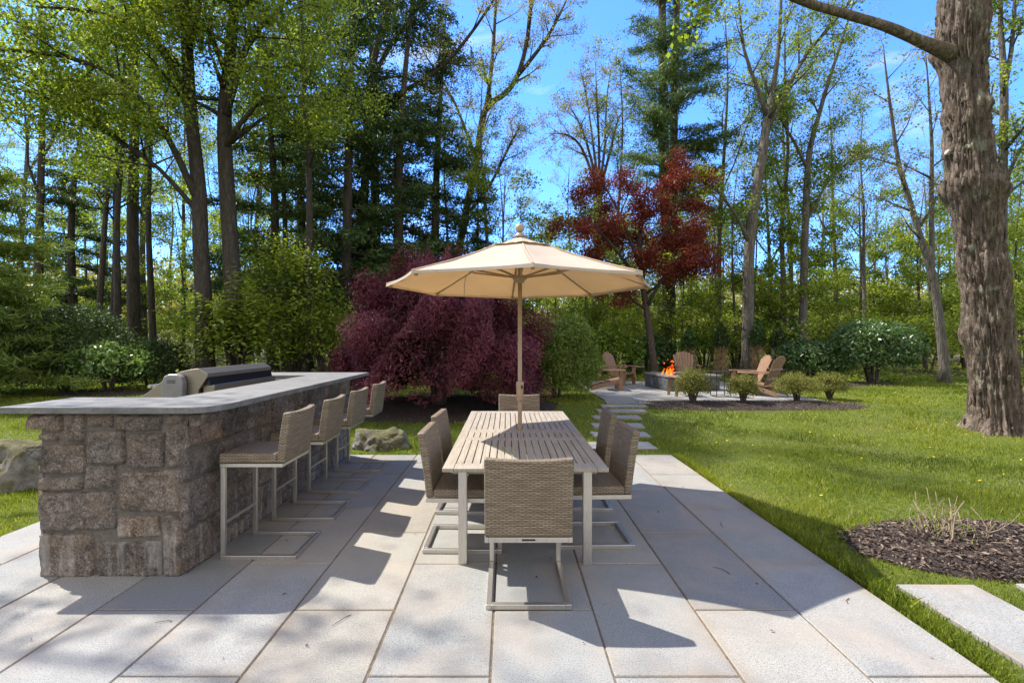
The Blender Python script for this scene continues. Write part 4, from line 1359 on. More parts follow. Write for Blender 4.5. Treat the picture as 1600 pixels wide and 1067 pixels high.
def make_adirondack():
    """faces +y; origin on the ground"""
    t = thing('adirondack_chair', '', 'adirondack chair')
    m = M['cedar']
    sl = R(12)
    def seat_pt(y): return .36 + (y - .30) * math.tan(R(13))          # seat slopes down to the back
    mb = MB()
    for k in range(6):
        y0 = .30 - k * .09; y1 = y0 - .082
        mb.hexa([(-.26, y1, seat_pt(y1) - .02), (.26, y1, seat_pt(y1) - .02), (.26, y0, seat_pt(y0) - .02), (-.26, y0, seat_pt(y0) - .02)],
                [(-.26, y1, seat_pt(y1)), (.26, y1, seat_pt(y1)), (.26, y0, seat_pt(y0)), (-.26, y0, seat_pt(y0))])
    mb.build('seat', m, t, bevel=.004)
    mb = MB()
    n = 7
    for k in range(n):                                # fan of slats, the top cut to an arc
        a = (k - (n - 1) / 2)
        xb, xt = a * .068, a * .094
        top = 1.0 - .011 * a * a
        yb, zb_ = -.20, seat_pt(-.2) + .01
        L = top - zb_; yt = yb - L * math.tan(R(24))
        w0, w1 = .031, .043
        mb.hexa([(xb - w0, yb - .022, zb_), (xb + w0, yb - .022, zb_), (xb + w0, yb, zb_), (xb - w0, yb, zb_)],
                [(xt - w1, yt - .022, top), (xt + w1, yt - .022, top), (xt + w1, yt, top), (xt - w1, yt, top)])
    for (zz, w) in ((.42, .27), (.66, .33)):
        y = -.20 - (zz - zb_) * math.tan(R(24)) - .0235
        mb.box(-w, w, y - .022, y, zz - .03, zz + .03)
    mb.build('backrest', m, t, bevel=.004)
    for sx in (-1, 1):
        mb = MB(); x0, x1 = sorted((sx * .262, sx * .30))
        y0, y1 = .335, -.56                            # long sloping stringer = back leg
        mb.hexa([(x0, y1, 0), (x1, y1, 0), (x1, y0, .24), (x0, y0, .24)][::1] if False else [(x0, -.60, 0), (x1, -.60, 0), (x1, .30, .225), (x0, .30, .225)],
                [(x0, -.50, .12), (x1, -.50, .12), (x1, .30, .345), (x0, .30, .345)])
        mb.build('rear_leg', m, t, bevel=.004)
        mb = MB(); x0, x1 = sorted((sx * .302, sx * .34))
        mb.box(x0, x1, .19, .30, 0, .555)
        mb.hexa([(x0 + sx * .0385, .215, .40), (x1 + sx * .03, .215, .40), (x1 + sx * .03, .275, .40), (x0 + sx * .0385, .275, .40)],
                [(x0 + sx * .0385, .20, .5545), (x1 + sx * .06, .20, .5545), (x1 + sx * .06, .29, .5545), (x0 + sx * .0385, .29, .5545)])
        mb.build('front_leg', m, t, bevel=.003)
        mb = MB()
        pl = [(sx * .25, .36), (sx * .40, .36), (sx * .415, .30), (sx * .40, .05), (sx * .35, -.36), (sx * .29, -.36), (sx * .27, .10)]
        if sx < 0: pl = pl[::-1]
        mb.prism(pl[::-1] if sx > 0 and False else (pl if area2(pl) > 0 else pl[::-1]), .556, .580)
        mb.build('armrest', m, t, bevel=.004)
    return t


def area2(p):
    return sum(a[0] * b[1] - a[1] * b[0] for a, b in zip(p, p[1:] + p[:1]))


def build_fire_seats():
    g = 'adirondack chairs round the fire pit'
    a = make_adirondack(); a['group'] = g
    z = .216
    spots = [(3.08, 14.42, -92, 'brown adirondack chair beside the green yew, seen from its side', 1.04),
             (3.82, 16.1, -132, 'brown adirondack chair set back beside the left of the fire pit, slats in view', 1.08),
             (6.15, 16.55, 172, 'adirondack chair directly behind the fire pit, facing the camera', 1.08),
             (6.85, 13.75, 84, 'pale sunlit adirondack chair right of the fire pit, facing left', 1.05),
             (6.78, 12.98, 38, 'brown adirondack chair with its back to the camera, right of the pale one', 1.06)]
    for i, (x, y, r, lb, s) in enumerate(spots):
        o = a if i == 0 else copy_tree(a)
        o.location = (x, y, z); o.rotation_euler = (0, 0, R(r)); o.scale = (s, s, s); o['label'] = lb
    t = thing('side_table', 'thin black metal side table beside the pale adirondack chair', 'side table', (5.58, 12.62, z))
    mb = MB()
    for sx in (-1, 1):
        for sy in (-1, 1): mb.box(sx * .18 - .008, sx * .18 + .008, sy * .18 - .008, sy * .18 + .008, 0, .639)
    for s in (-1, 1):
        mb.box(-.17, .17, s * .18 - .007, s * .18 + .007, .002, .016); mb.box(s * .18 - .007, s * .18 + .007, -.17, .17, .0025, .0155)
    mb.build('frame', M['black_metal'], t)
    mb = MB(); mb.box(-.22, .22, -.22, .22, .64, .66)
    mb.build('top', M['black_metal'], t, bevel=.004)
    t = thing('end_table', 'low wooden end table before the fire pit, half hidden by a round shrub', 'side table', (4.62, 12.85, z), R(10))
    mb = MB()
    for k in range(5): mb.box(-.26, .26, -.25 + k * .102, -.25 + k * .102 + .092, .48, .502)
    mb.build('top', M['cedar'], t, bevel=.004)
    for sx in (-1, 1):
        for sy in (-1, 1):
            mb = MB(); mb.beam((sx * .235, sy * .2, 0), (sx * .20, sy * .18, .4795), .05, .07)
            mb.build('leg', M['cedar'], t)
    mb = MB()
    for sy in (-1, 1): mb.box(-.165, .165, sy * .18 - .012, sy * .18 + .012, .41, .479)
    mb.build('apron', M['cedar'], t)


# =================================================================== BEDS, ROCKS
def bed(name, cx, cy, rx, ry, seed, h=.07, chips=2500, sup=2.0, chip=.035):
    g = np.random.default_rng(seed)
    mb = MB(); nr, na = 10, 64
    for j in range(nr + 1):
        q = j / nr
        for k in range(na):
            a = 2 * math.pi * k / na
            c, s = math.cos(a), math.sin(a)
            sq = (abs(c) ** sup + abs(s) ** sup) ** (-1 / sup)
            w = sq * (1 + .05 * mn.noise(Vector((c * 2, s * 2, seed))))
            x, y = cx + rx * q * w * c, cy + ry * q * w * s
            z = tz(x, y) + h * (1 - q ** 2.2) + .012 - .03 * (q == 1) + .012 * mn.noise(Vector((x * 6, y * 6, 1)))
            mb.v.append((x, y, z))
    for j in range(nr):
        for k in range(na):
            k2 = (k + 1) % na
            mb.f.append((j * na + k, (j + 1) * na + k, (j + 1) * na + k2, j * na + k2))
    tag(mb.build(name, M['mulch'], smoothed=True), kind='structure')
    a = g.uniform(0, 2 * np.pi, chips); q = np.sqrt(g.random(chips)) * 1.0
    c, s = np.cos(a), np.sin(a)
    sq = (np.abs(c) ** sup + np.abs(s) ** sup) ** (-1 / sup)
    x, y = cx + rx * q * sq * c, cy + ry * q * sq * s
    z = terrain(x, y) + h * (1 - q ** 2.2) + .02 + g.random(chips) * .012
    nrm = unit(g, chips) * .55 + np.array([0, 0, 1]); nrm /= np.linalg.norm(nrm, axis=1)[:, None]
    me = leaf_mesh(name + '_chips', np.stack([x, y, z], 1), nrm, unit(g, chips), chip * g.uniform(.5, 1.6, chips), .38, g.random(chips) ** 1.3, .3)
    tag(link(name + '_chips', me, M['chip']), kind='stuff')


def boulder(label, x, y, rx, ry, rz, seed, rz_=0):
    b = bmesh.new(); bmesh.ops.create_icosphere(b, subdivisions=5, radius=1)
    off = Vector((seed * 3.1, seed * 1.7, 0))
    for v in b.verts:
        d = v.co.normalized()
        k = 1 + .34 * mn.fractal(d * 1.2 + off, 1, 2, 5) + .07 * abs(mn.noise(d * 6 + off))
        v.co = Vector((d.x * rx * k, d.y * ry * k, max(-.5, min(d.z * 1.25, .82 + .12 * mn.noise(d * 3 + off))) * rz * k))
    me = bpy.data.meshes.new('boulder'); b.to_mesh(me); b.free(); me.shade_smooth()
    o = link('boulder', me, M['rock'], loc=(x, y, tz(x, y)))
    o.rotation_euler = (0, 0, R(rz_))
    tag(o, label, 'boulder')


def dormant_shrub():
    rng = random.Random(15)
    x, y = 3.60, 3.98
    t = thing('dormant_shrub', 'bare cut-back shrub of pale dry stems in the mulch bed by the patio', 'shrub', (x, y, tz(x, y) + .03))
    mb = MB()
    for k in range(95):
        a = rng.uniform(0, 6.28); tilt = abs(rng.gauss(.65, .45))
        tall = rng.random() < .26
        L = rng.uniform(.22, .42) if tall else rng.uniform(.08, .24)
        if tall: tilt = abs(rng.gauss(.3, .25))
        d = Vector((math.cos(a) * math.sin(tilt), math.sin(a) * math.sin(tilt), math.cos(tilt)))
        p = Vector((rng.gauss(0, .11), rng.gauss(0, .08), 0)); pts = [p.copy()]; r = rng.uniform(.0035, .0075); rad = [r]
        for j in range(4):
            d = (d + Vector((rng.gauss(0, .24), rng.gauss(0, .24), .06 + rng.gauss(0, .1)))).normalized(); p = p + d * L / 4
            pts.append(p.copy()); rad.append(r * (1 - .16 * (j + 1)))
        mb.tube(pts, rad, 5)
        if tall:
            for s in range(2):
                q, dd, rr = sample(pts, rad, rng.uniform(.4, .9))
                mb.tube([q, q + Vector((rng.gauss(0, .05), rng.gauss(0, .05), rng.uniform(.02, .07)))], [rr * .7, rr * .4], 4)
    mb.build('stem', M['dry_stem'], t, smoothed=True)
    g = np.random.default_rng(4); n = 70
    pos = g.normal(size=(n, 3)) * np.array([.12, .09, .06]) + np.array([-.05, 0, .12])
    link('young_leaves', leaf_mesh('young_leaves', pos, unit(g, n), unit(g, n), .035 * g.uniform(.6, 1.3, n), .6, g.random(n)), M['leaf_green'], t)


# =================================================================== GROUND AND GRASS
BEDS = [(-1.6, 11.2, 2.9, 1.9), (5.6, 11.15, 2.75, .62), (3.95, 3.88, 1.22, .60), (-11.0, 13.4, 1.6, .8), (10.9, 16.6, 2.5, 1.1)]


def build_ground():
    xs = np.unique(np.concatenate([np.arange(-14, 14.01, .4), np.linspace(-60, 60, 81), np.linspace(-420, 420, 57)]))
    ys = np.unique(np.concatenate([np.arange(-4, 24.01, .4), np.linspace(-40, 130, 86), np.linspace(-200, 700, 46)]))
    X, Y = np.meshgrid(xs, ys)
    Z = terrain(X, Y)
    n, m = X.shape
    i = np.arange((n - 1) * (m - 1)); a = i // (m - 1) * m + i % (m - 1)
    me = np_mesh('ground', np.stack([X.ravel(), Y.ravel(), Z.ravel()], 1), np.stack([a, a + 1, a + m + 1, a + m], 1))
    me.shade_smooth()
    tag(link('ground', me, M['ground']), kind='structure')


def lawn_mask(x, y, pad=0.0):
    k = np.ones(len(x), bool)
    k &= ~((x > -4.31 - pad) & (x < 2.41 + pad) & (y < 7.06 + pad))
    k &= ~((x > 2.4) & (x < 7.76) & (y > 11.74) & (y < 17.16))
    for (cx, cy, rx, ry) in BEDS:
        k &= ((x - cx) / rx) ** 2 + ((y - cy) / ry) ** 2 > .93
    for (cx, cy, w, d) in STONES:
        k &= ~((np.abs(x - cx) < w / 2 - .01) & (np.abs(y - cy) < d / 2 - .01))
    for (x0, x1, y0, y1) in PATH_SLABS:
        k &= ~((x > x0 - .0) & (x < x1 + .0) & (y < y1 + .0))
    k &= ((x - 8.88) / .5) ** 2 + ((y - 8.75) / .5) ** 2 > 1
    return k


def build_grass():
    g = np.random.default_rng(1)
    parts = []
    for (y0, y1, dens, w, h) in ((1.2, 3.4, 5200, .0042, .058), (3.4, 5.5, 3600, .005, .056), (5.5, 8, 2200, .0068, .056), (8, 11.5, 1150, .010, .058), (11.5, 15, 600, .015, .062), (15, 20.5, 300, .022, .068)):
        xm = 1.12 * y1 + 1.2
        n = int(dens * (y1 - y0) * 2 * xm)
        x = g.uniform(-xm, xm, n); y = g.uniform(y0, y1, n)
        k = lawn_mask(x, y) & (np.abs(x) < 1.1 * y + 1.2) & (y < 18.2 + 1.6 * np.sin(x * .45) + 1.0 * np.sin(x * 1.3))
        # thin, worn turf in patches; shade under the trees thins it too
        pt = np.sin(x * 1.9 + 1.3 * np.sin(y * 1.1)) * np.sin(y * 1.5 + np.sin(x * 1.7)) * .5 + .5
        k &= g.random(n) < .60 + .4 * pt
        parts.append((x[k], y[k], np.full(k.sum(), w), np.full(k.sum(), h)))
    # longer tufts along the patio's right edge
    n = 9000
    x = 2.415 + np.abs(g.normal(0, .06, n)); y = g.uniform(1.3, 7.0, n)
    k = lawn_mask(x, y)
    parts.append((x[k], y[k], np.full(k.sum(), .005), np.full(k.sum(), .085)))
    x, y, w, h = (np.concatenate(q) for q in zip(*parts))
    n = len(x)
    hn = .75 + .35 * np.sin(x * 2.3 + y) * np.sin(y * 2.9 - x * .7)
    h = h * hn * g.uniform(.55, 1.35, n); w = w * g.uniform(.7, 1.3, n)
    a = g.uniform(0, 2 * np.pi, n); b = g.uniform(0, 2 * np.pi, n)
    lean = h * np.abs(g.normal(.35, .35, n)).clip(0, 1.2)
    z = terrain(x, y) - .004
    sx, sy = np.cos(a) * w / 2, np.sin(a) * w / 2
    lx, ly = np.cos(b) * lean, np.sin(b) * lean
    v = np.empty((n, 5, 3))
    v[:, 0] = np.stack([x - sx, y - sy, z], 1); v[:, 1] = np.stack([x + sx, y + sy, z], 1)
    v[:, 2] = np.stack([x + sx * .8 + lx * .35, y + sy * .8 + ly * .35, z + h * .58], 1)
    v[:, 3] = np.stack([x + lx, y + ly, z + h], 1)
    v[:, 4] = np.stack([x - sx * .8 + lx * .35, y - sy * .8 + ly * .35, z + h * .58], 1)
    patch = .5 + .25 * np.sin(x * .9 + 1.2 * np.sin(y * .8)) + .25 * np.sin(y * 1.7 + np.sin(x * 2.1))
    patch2 = np.sin(x * 5.1 + 2 * np.sin(y * 3.3)) * np.sin(y * 4.3 + 1.5 * np.sin(x * 2.9))
    rnd = np.clip(.16 + .46 * patch + .12 * patch2 + .5 * (g.random(n) - .5) + (g.random(n) < .045) * .6, 0, 1)
    me = np_mesh('grass', v.reshape(-1, 3), np.arange(5 * n).reshape(n, 5), np.repeat(rnd, 5))
    tag(link('grass', me, M['grass']), kind='stuff')
    print('grass blades', n)


def build_dandelions():
    rng = random.Random(9)
    proto = None; k = 0
    mb = MB(); mb.lathe([(.002, .0), (.002, .06)], n=5); 
    g = 'dandelions in the lawn'
    lab = 'tiny yellow dandelion in flower in the lawn right of the patio'
    while k < 46:
        y = rng.uniform(3.3, 10.8); x = rng.uniform(2.6, 9)
        if x > 1.02 * y + .3: continue
        if rng.random() > .25 + .75 * (5 < y < 10): continue
        if not lawn_mask(np.array([x]), np.array([y]), .05)[0]: continue
        z = tz(x, y)
        if proto is None:
            proto = thing('dandelion', lab, 'dandelion', (x, y, z), 0, g)
            s = MB(); s.tube([Vector((0, 0, 0)), Vector((.004, 0, .03)), Vector((.006, .002, .062))], [.0022, .002, .002], 5)
            s.build('stem', M['leaf_green'], proto)
            h = MB()
            h.lathe([(.004, .060), (.018, .066), (.021, .070), (.014, .077), (.004, .079)], (.006, .002, 0), 12)
            h.build('flower', M['dandelion'], proto)
            o = proto
        else:
            o = copy_tree(proto)
        o.location = (x, y, z); s = rng.uniform(.4, .8); o.scale = (s, s, s * rng.uniform(.7, 1.1)); o.rotation_euler = (rng.gauss(0, .2), rng.gauss(0, .2), rng.uniform(0, 6))
        k += 1


def build_litter():
    g = np.random.default_rng(31)
    n = 110
    x = g.uniform(-4.2, 2.35, n); y = g.uniform(1.9, 7.0, n)
    pos = np.stack([x, y, np.full(n, .006)], 1)
    nr = unit(g, n) * .35 + np.array([0, 0, 1]); nr /= np.linalg.norm(nr, axis=1)[:, None]
    tag(link('leaf_litter', leaf_mesh('leaf_litter', pos, nr, unit(g, n), .022 * g.uniform(.4, 1.5, n), .45, g.random(n), .5), M['chip']), kind='stuff')
    mb = MB(); rng = random.Random(8)
    for k in range(14):
        p = Vector((rng.uniform(-3, 2.2), rng.uniform(2.2, 6.5), .005)); a = rng.uniform(0, 6.28); L = rng.uniform(.04, .14)
        q = p + Vector((math.cos(a), math.sin(a), .02)) * L
        m = (p + q) / 2 + Vector((rng.gauss(0, .012), rng.gauss(0, .012), .002))
        mb.tube([p, m, q], [.0025, .002, .0012], 5)
    tag(mb.build('twig_litter', M['bark_dark']), kind='stuff')


# =================================================================== SHRUBS
def build_shrubs():
    z = tz
    # four clipped shrubs along the fire terrace
    for i, (x, y, rx, rz, wh) in enumerate(((4.33, 11.25, .43, .82, 'first of four along the fire terrace, before the fire'), (5.52, 11.3, .38, .70, 'second of four along the fire terrace, before the side table'),
                                            (7.05, 11.75, .52, .72, 'third of four along the fire terrace, broad and yellowish'), (8.05, 12.05, .42, .66, 'last of four along the fire terrace, at the mulch tip'))):
        bush('spirea_shrub', 'rounded bronze green shrub, ' + wh, 'shrub', (x, y, z(x, y)), rx, rx * (.85, 1, 1.1, .9)[i], rz * (1.04, 1, .95, 1)[i], 9000, .036, M['leaf_bronze'], 40 + i, .5, stems=22, group='shrubs before the fire terrace', depth=.48, bumpy=.42, zc=.55, lumpk=3.2, rz_rot=i)
    bush('yew_shrub', 'feathery mid green yew mound between the weeping maple and the fire terrace', 'shrub', (1.27, 12.5, z(1.27, 12.5)), 1.12, 1.05, 2.1, 34000, .085, M['needle_light'], 50, .3, bumpy=.3, depth=.2, up=.2, zc=.42, lumpk=3)
    bush('rhododendron', 'small rhododendron with pale glossy leaves on the lawn behind the stone bar', 'shrub', (-11.15, 13.5, z(-11.15, 13.5)), 1.08, .9, 1.45, 2500, .135, M['leaf_rhodo'], 51, .4, bumpy=.35, depth=.45, zc=.55, stems=14)
    bush('viburnum', 'large bright green layered shrub under the stout maple pair behind the grill', 'shrub', (-8.3, 15.0, z(-8.3, 15)), 1.95, 1.5, 3.2, 6500, .15, M['leaf_spring'], 52, .6, bumpy=.65, depth=.5, up=1.5, lumpk=3.4, zc=.5, stems=12)
    bush('viburnum', 'bright green airy shrub between the layered one and the weeping maple', 'shrub', (-6.2, 16.6, z(-6, 16.5)), 1.8, 1.3, 2.8, 4300, .12, M['leaf_spring'], 53, .6, bumpy=.4, depth=.5, up=.9, zc=.5, stems=12)
    bush('viburnum', 'tall loose light green shrub rising above the layered one behind the grill', 'shrub', (-7.6, 16.8, z(-7.6, 16.8)), 2.0, 1.4, 5.2, 9500, .12, M['leaf_spring'], 54, .6, bumpy=.4, depth=.55, up=.9, zc=.55, stems=9)
    bush('azalea', 'low azalea with a few red flowers behind the grill shrubs', 'shrub', (-5.2, 17.2, z(-5, 17.2)), .9, .7, 1.1, 2600, .07, M['leaf_red'], 55, .6, bumpy=.3, depth=.45)
    conifer('young_pine', 'soft light green white pine filling the left edge of the photo', 'tree', (-14.4, 13.2, z(-14.4, 13.2)), 33, M['bark_dark'], M['needle_light'], 6.6, .12, .3, 3.1, 42000, .24, .14, droop=.02, whorl=.42, per=7, gap=.1, spread=.14)
    bush('yew_shrub', 'dark green yew mass below the light pine at the left edge', 'shrub', (-12.8, 14.0, z(-12.8, 14)), 2.0, 1.2, 2.5, 26000, .09, M['needle_dark'], 56, .35, bumpy=.25, depth=.2, zc=.42)
    bush('yew_shrub', 'lower dark yew right of the yew mass at the left edge', 'shrub', (-11.3, 15.3, z(-11.3, 15.3)), 1.3, 1.0, 1.5, 12000, .09, M['needle_dark'], 57, .35, bumpy=.25, depth=.2, zc=.42)
    bush('rhododendron', 'big dark glossy rhododendron, the taller of two mounds left of the old maple', 'shrub', (12.7, 16.8, z(12.7, 16.8)), 1.75, 1.2, 2.15, 9500, .14, M['leaf_dark'], 58, .38, bumpy=.22, depth=.3, zc=.5, stems=14)
    bush('rhododendron', 'dark glossy rhododendron, the lower left mound of the pair left of the old maple', 'shrub', (10.7, 17.1, z(10.7, 17.1)), 1.35, 1.0, 1.5, 6500, .13, M['leaf_dark'], 59, .38, bumpy=.25, depth=.3, zc=.5, stems=12)
    # arborvitae with browsed, bare lower halves
    g = 'browsed arborvitae behind the fire terrace'
    for i, (px, Y, wh) in enumerate(((1077, 20.2, 'left of the middle adirondack chair'), (1127, 19.8, 'right of the middle adirondack chair'), (1184, 19.4, 'beside the Y-forked tree'), (1216, 19.0, 'with a pale straw lower half, left of the last'), (1240, 19.2, 'rightmost of the row'))):
        p = world_at(px, 0, Y); x = p.x
        t = thing('arborvitae', 'narrow green-tipped arborvitae with bare base, ' + wh, 'shrub', (x, Y, z(x, Y)), 0, g)
        gg = np.random.default_rng(60 + i); n = 3000
        hh = 2.05 + .12 * i % .3
        q = gg.random(n); az = gg.uniform(0, 6.283, n)
        rr = .33 * np.sin(np.clip(q * 1.0, 0, 1) ** .6 * np.pi * .93 + .2).clip(.1) * np.sqrt(gg.random(n))
        pos = np.stack([np.cos(az) * rr, np.sin(az) * rr, hh * (.52 + .5 * q)], 1)
        link('foliage', leaf_mesh('foliage', pos, unit(gg, n), unit(gg, n) + np.array([0, 0, .8]), .12 * gg.uniform(.6, 1.3, n), .4, gg.random(n)), M['needle_dark'] if i % 2 else M['leaf_dark'], t)
        n = 1500
        q = gg.random(n); az = gg.uniform(0, 6.283, n); rr = .27 * gg.random(n) ** .5
        pos = np.stack([np.cos(az) * rr, np.sin(az) * rr, hh * .6 * q], 1)
        link('bare_twigs', leaf_mesh('bare_twigs', pos, unit(gg, n), unit(gg, n) * .5 + np.array([0, 0, 1.0]), .2 * gg.uniform(.6, 1.3, n), .06, gg.random(n)), M['straw'], t)
        mb = MB(); mb.tube([Vector((0, 0, -.1)), Vector((0, 0, hh * .8))], [.035, .015], 6); mb.build('stem', M['bark_red'], t)
    # understorey behind the terrace and to the right
    spec = [(868, 19.5, 1.6, 2.6, 'light green understorey shrub right behind the parasol pole'), (905, 22, 1.9, 3.2, 'yellow green understorey shrub above the feathery yew'), (955, 19.8, 1.4, 2.2, 'leafy shrub behind the left adirondack chairs'),
            (985, 23, 1.7, 2.6, 'pale green shrub between the red maple trunk and the yew'), (1012, 21.5, 1.3, 1.8, 'dark leafy shrub at the foot of the pine'), (1100, 22, 1.5, 2.2, 'green thicket shrub behind the middle adirondack chair'),
            (1150, 23, 1.5, 2.3, 'green thicket shrub left of the Y-forked tree'), (1205, 22.5, 1.5, 2.4, 'green thicket shrub behind the straw coloured arborvitae'), (1285, 22.5, 1.6, 2.4, 'yellow green shrub left of the two dark rhododendrons'),
            (1330, 24, 1.9, 3.0, 'yellow green shrub behind the two dark rhododendrons'), (1450, 22, 1.8, 2.6, 'leafy shrub at the foot of the leaning tree'), (1510, 23, 1.8, 2.8, 'pale shrub just left of the old maple trunk'),
            (120, 22, 1.8, 2.4, 'yellow green shrub among the trunks at the far left'), (190, 24, 1.9, 2.8, 'sunlit shrub among the trunks left of the layered one'), (470, 21, 1.8, 3.4, 'light shrub round the lone slim trunk left of the weeping maple'),
            (520, 23, 1.9, 3.3, 'sunlit shrub just left of the weeping maple'), (430, 24, 1.9, 3.0, 'pale shrub far behind the grill')]
    for i, (px, Y, rx, h, lb) in enumerate(spec):
        x = world_at(px, 0, Y).x
        mat = M['leaf_green'] if i in (0, 2, 5, 7) else (M['leaf_dark'] if i in (4,) else M['leaf_spring'])
        bush('understorey_shrub', lb, 'shrub', (x, Y, z(x, Y)), rx, rx * .8, h, 3000, .125, mat, 70 + i, .6, bumpy=.4, depth=.5, up=.7, zc=.5, stems=9, group='understorey shrubs at the edge of the wood')


# =================================================================== THE WOOD BEHIND
def build_wood():
    rng = random.Random(99)
    z = tz
    base = Cfg(**DECID)
    protos = []
    slim = Cfg(**DECID); slim.nb = ((10, 13), (4, 6), (3, 4)); slim.lr = (.26, .45, .5); slim.start = (.42, .25, .2)
    airy = Cfg(**DECID); airy.nb = ((9, 12), (5, 6), (3, 4)); airy.trop = (.03, .08, .05, .02); airy.ang = ((25, 50), (25, 50), (25, 55))
    low = Cfg(**DECID); low.nb = ((13, 16), (5, 6), (3, 4)); low.start = (.12, .2, .2); low.lr = (.36, .45, .5); low.ang = ((55, 85), (30, 60), (25, 60)); low.trop = (.02, .0, .0, 0)
    kinds = {
        'slim': dict(cfg=slim, bark='bark_grey', leaf='leaf_spring', n=7500, h=19, r=.17, size=.095, lb='slim woodland tree with thin yellow leaves'),
        'slim2': dict(cfg=slim, bark='bark_dark', leaf='leaf_spring', n=9500, h=17, r=.15, size=.095, lb='slim dark woodland tree with light leaves'),
        'airy': dict(cfg=airy, bark='bark_grey', leaf='leaf_olive', n=5000, h=18, r=.19, size=.085, lb='airy woodland tree with budding tawny twigs'),
        'airy2': dict(cfg=airy, bark='bark_dark', leaf='leaf_green', n=11000, h=20, r=.21, size=.10, lb='dark woodland tree in fresh leaf'),
        'low': dict(cfg=low, bark='bark_red', leaf='leaf_spring', n=9000, h=8.5, r=.07, size=.10, lb='low layered yellow green sapling'),
        'low2': dict(cfg=low, bark='bark_red', leaf='leaf_spring', n=8000, h=6.5, r=.06, size=.10, lb='small woodland sapling in light green leaf'),
    }
    made = {}
    def place(kind, px, Y, s, label, lean=0.0):
        k = kinds[kind]
        x = world_at(px, 0, Y).x
        if kind not in made:
            made[kind] = tree('woodland_tree' if not kind.startswith('low') else 'sapling', label, 'tree', (0, 0, 0), k['cfg'], 200 + len(made), M[k['bark']], M[k['leaf']], k['n'], k['size'], .7, .18, .5, height=k['h'], r=k['r'])
            o = made[kind]
        else:
            o = copy_tree(made[kind])
        o.location = (x, Y, z(x, Y)); o.rotation_euler = (lean * .3, lean, rng.uniform(0, 6.28)); o.scale = (s, s, s * rng.uniform(.92, 1.08))
        o['label'] = label; o['group'] = 'trees of the wood behind the garden'
    # trunks that can be told apart
    solo = [('airy2', 62, 21, 1.0, 'dark trunk above the light pine at the far left', 0), ('slim2', 150, 20, .95, 'trunk above the right shoulder of the dark yew, broad at its foot', 0.02),
            ('slim2', 172, 17.5, .8, 'slim leaning dark trunk, left one of two above the pale rhododendron', -.05), ('slim2', 186, 16.5, .85, 'slim dark trunk right above the pale rhododendron', .03),
            ('airy2', 212, 18.5, 1.15, 'thick trunk left of the stout maple pair', 0), ('slim2', 242, 20, 1.0, 'slender trunk between the thick one and the stout maple pair', .01),
            ('slim2', 452, 21, 1.0, 'slim trunk between the stout maple pair and the lone dark trunk', 0), ('slim2', 478, 16.8, 1.0, 'lone dark slim trunk left of the weeping maple', -.015),
            ('slim', 1122, 25, .95, 'thin pale trunk between the pine and the Y-forked tree', 0), ('slim', 1218, 24, .9, 'thin trunk right of the Y-forked tree, left of two', 0), ('slim', 1238, 26, .9, 'thin trunk right of the Y-forked tree, right of two', 0),
            ('slim', 1348, 25, .7, 'thin trunk above the dark rhododendrons', .01), ('airy', 1300, 30, .9, 'faint grey tree far behind the thin forked tree', 0), ('slim', 960, 27, .9, 'thin trunk seen below the parasol edge, left of the red maple', 0)]
    for k, px, Y, s, lb, ln in solo: place(k, px, Y, s, lb, ln)
    sect = [(-60, 250, 'far behind the yew mass at the left'), (250, 520, 'far behind the grill and layered shrub'), (520, 860, 'far behind the weeping maple'), (860, 1130, 'far behind the red maple and fire pit'), (1130, 1440, 'far behind the arborvitae row'), (1440, 1660, 'far behind the old maple')]
    for (a, b, wh) in sect:
        for j in range(11):
            px = a + (b - a) * (j + rng.random()) / 11
            Y = rng.uniform(24, 46)
            kk = rng.choice(('slim', 'slim', 'airy', 'slim2', 'airy2') if b < 860 else ('slim', 'airy', 'airy', 'slim'))
            s = rng.uniform(.75, 1.05) if b < 860 else rng.uniform(.55, .85)
            place(kk, px, Y, s, kinds[kk]['lb'] + ', ' + wh, rng.gauss(0, .02))
        m = 11 if a >= 860 else 7
        for j in range(m):
            px = a + (b - a) * (j + rng.random()) / m
            Y = rng.uniform(22, 36)
            kk = rng.choice(('low', 'low2'))
            place(kk, px, Y, rng.uniform(.8, 1.3), kinds[kk]['lb'] + ', ' + wh, rng.gauss(0, .03))
    o = tree('shade_tree', 'airy tree left of the stone bar outside the photo, its shadow dappling the patio', 'tree', (-10.8, 6.6, z(-10.8, 6.6)), airy, 401, M['bark_grey'], M['leaf_olive'], 1500, .10, .8, .22, .5, height=15, r=.2)
    # hemlocks
    hp = None
    for (px, Y, s, lb) in ((590, 25, 1.7, 'tallest dark hemlock, left of the parasol above the weeping maple'), (480, 24, 1.5, 'dark hemlock behind the lone slim trunk left of the weeping maple'), (540, 20.5, 1.4, 'dark hemlock just left of the tall limbed trunk'), (628, 22.5, 1.55, 'dense dark hemlock right behind the parasol, left of its tip'), (680, 24.5, 1.45, 'dark hemlock right above the weeping maple'),
                           (425, 20.5, 1.25, 'dark hemlock right of the stout maple pair'), (120, 23, 1.1, 'dark hemlock among the trunks at the far left'), (750, 25, .8, 'low dark hemlock left of the parasol finial')):
        x = world_at(px, 0, Y).x
        if hp is None:
            hp = conifer('hemlock', lb, 'tree', (0, 0, 0), 34, M['bark_dark'], M['needle_dark'], 12.5, .2, 2.2, 2.7, 25000, .15, .28, droop=-.10, whorl=.62, per=6, gap=.3, spread=.13)
            o = hp
        else: o = copy_tree(hp)
        o.location = (x, Y, z(x, Y)); o.rotation_euler = (0, 0, rng.uniform(0, 6.28)); o.scale = (s, s, s); o['label'] = lb; o['group'] = 'dark hemlocks in the wood'
    # the far woodland mass
    g = np.random.default_rng(12)
    n = 150000
    x = g.uniform(-100, 100, n); y = g.uniform(46, 90, n)
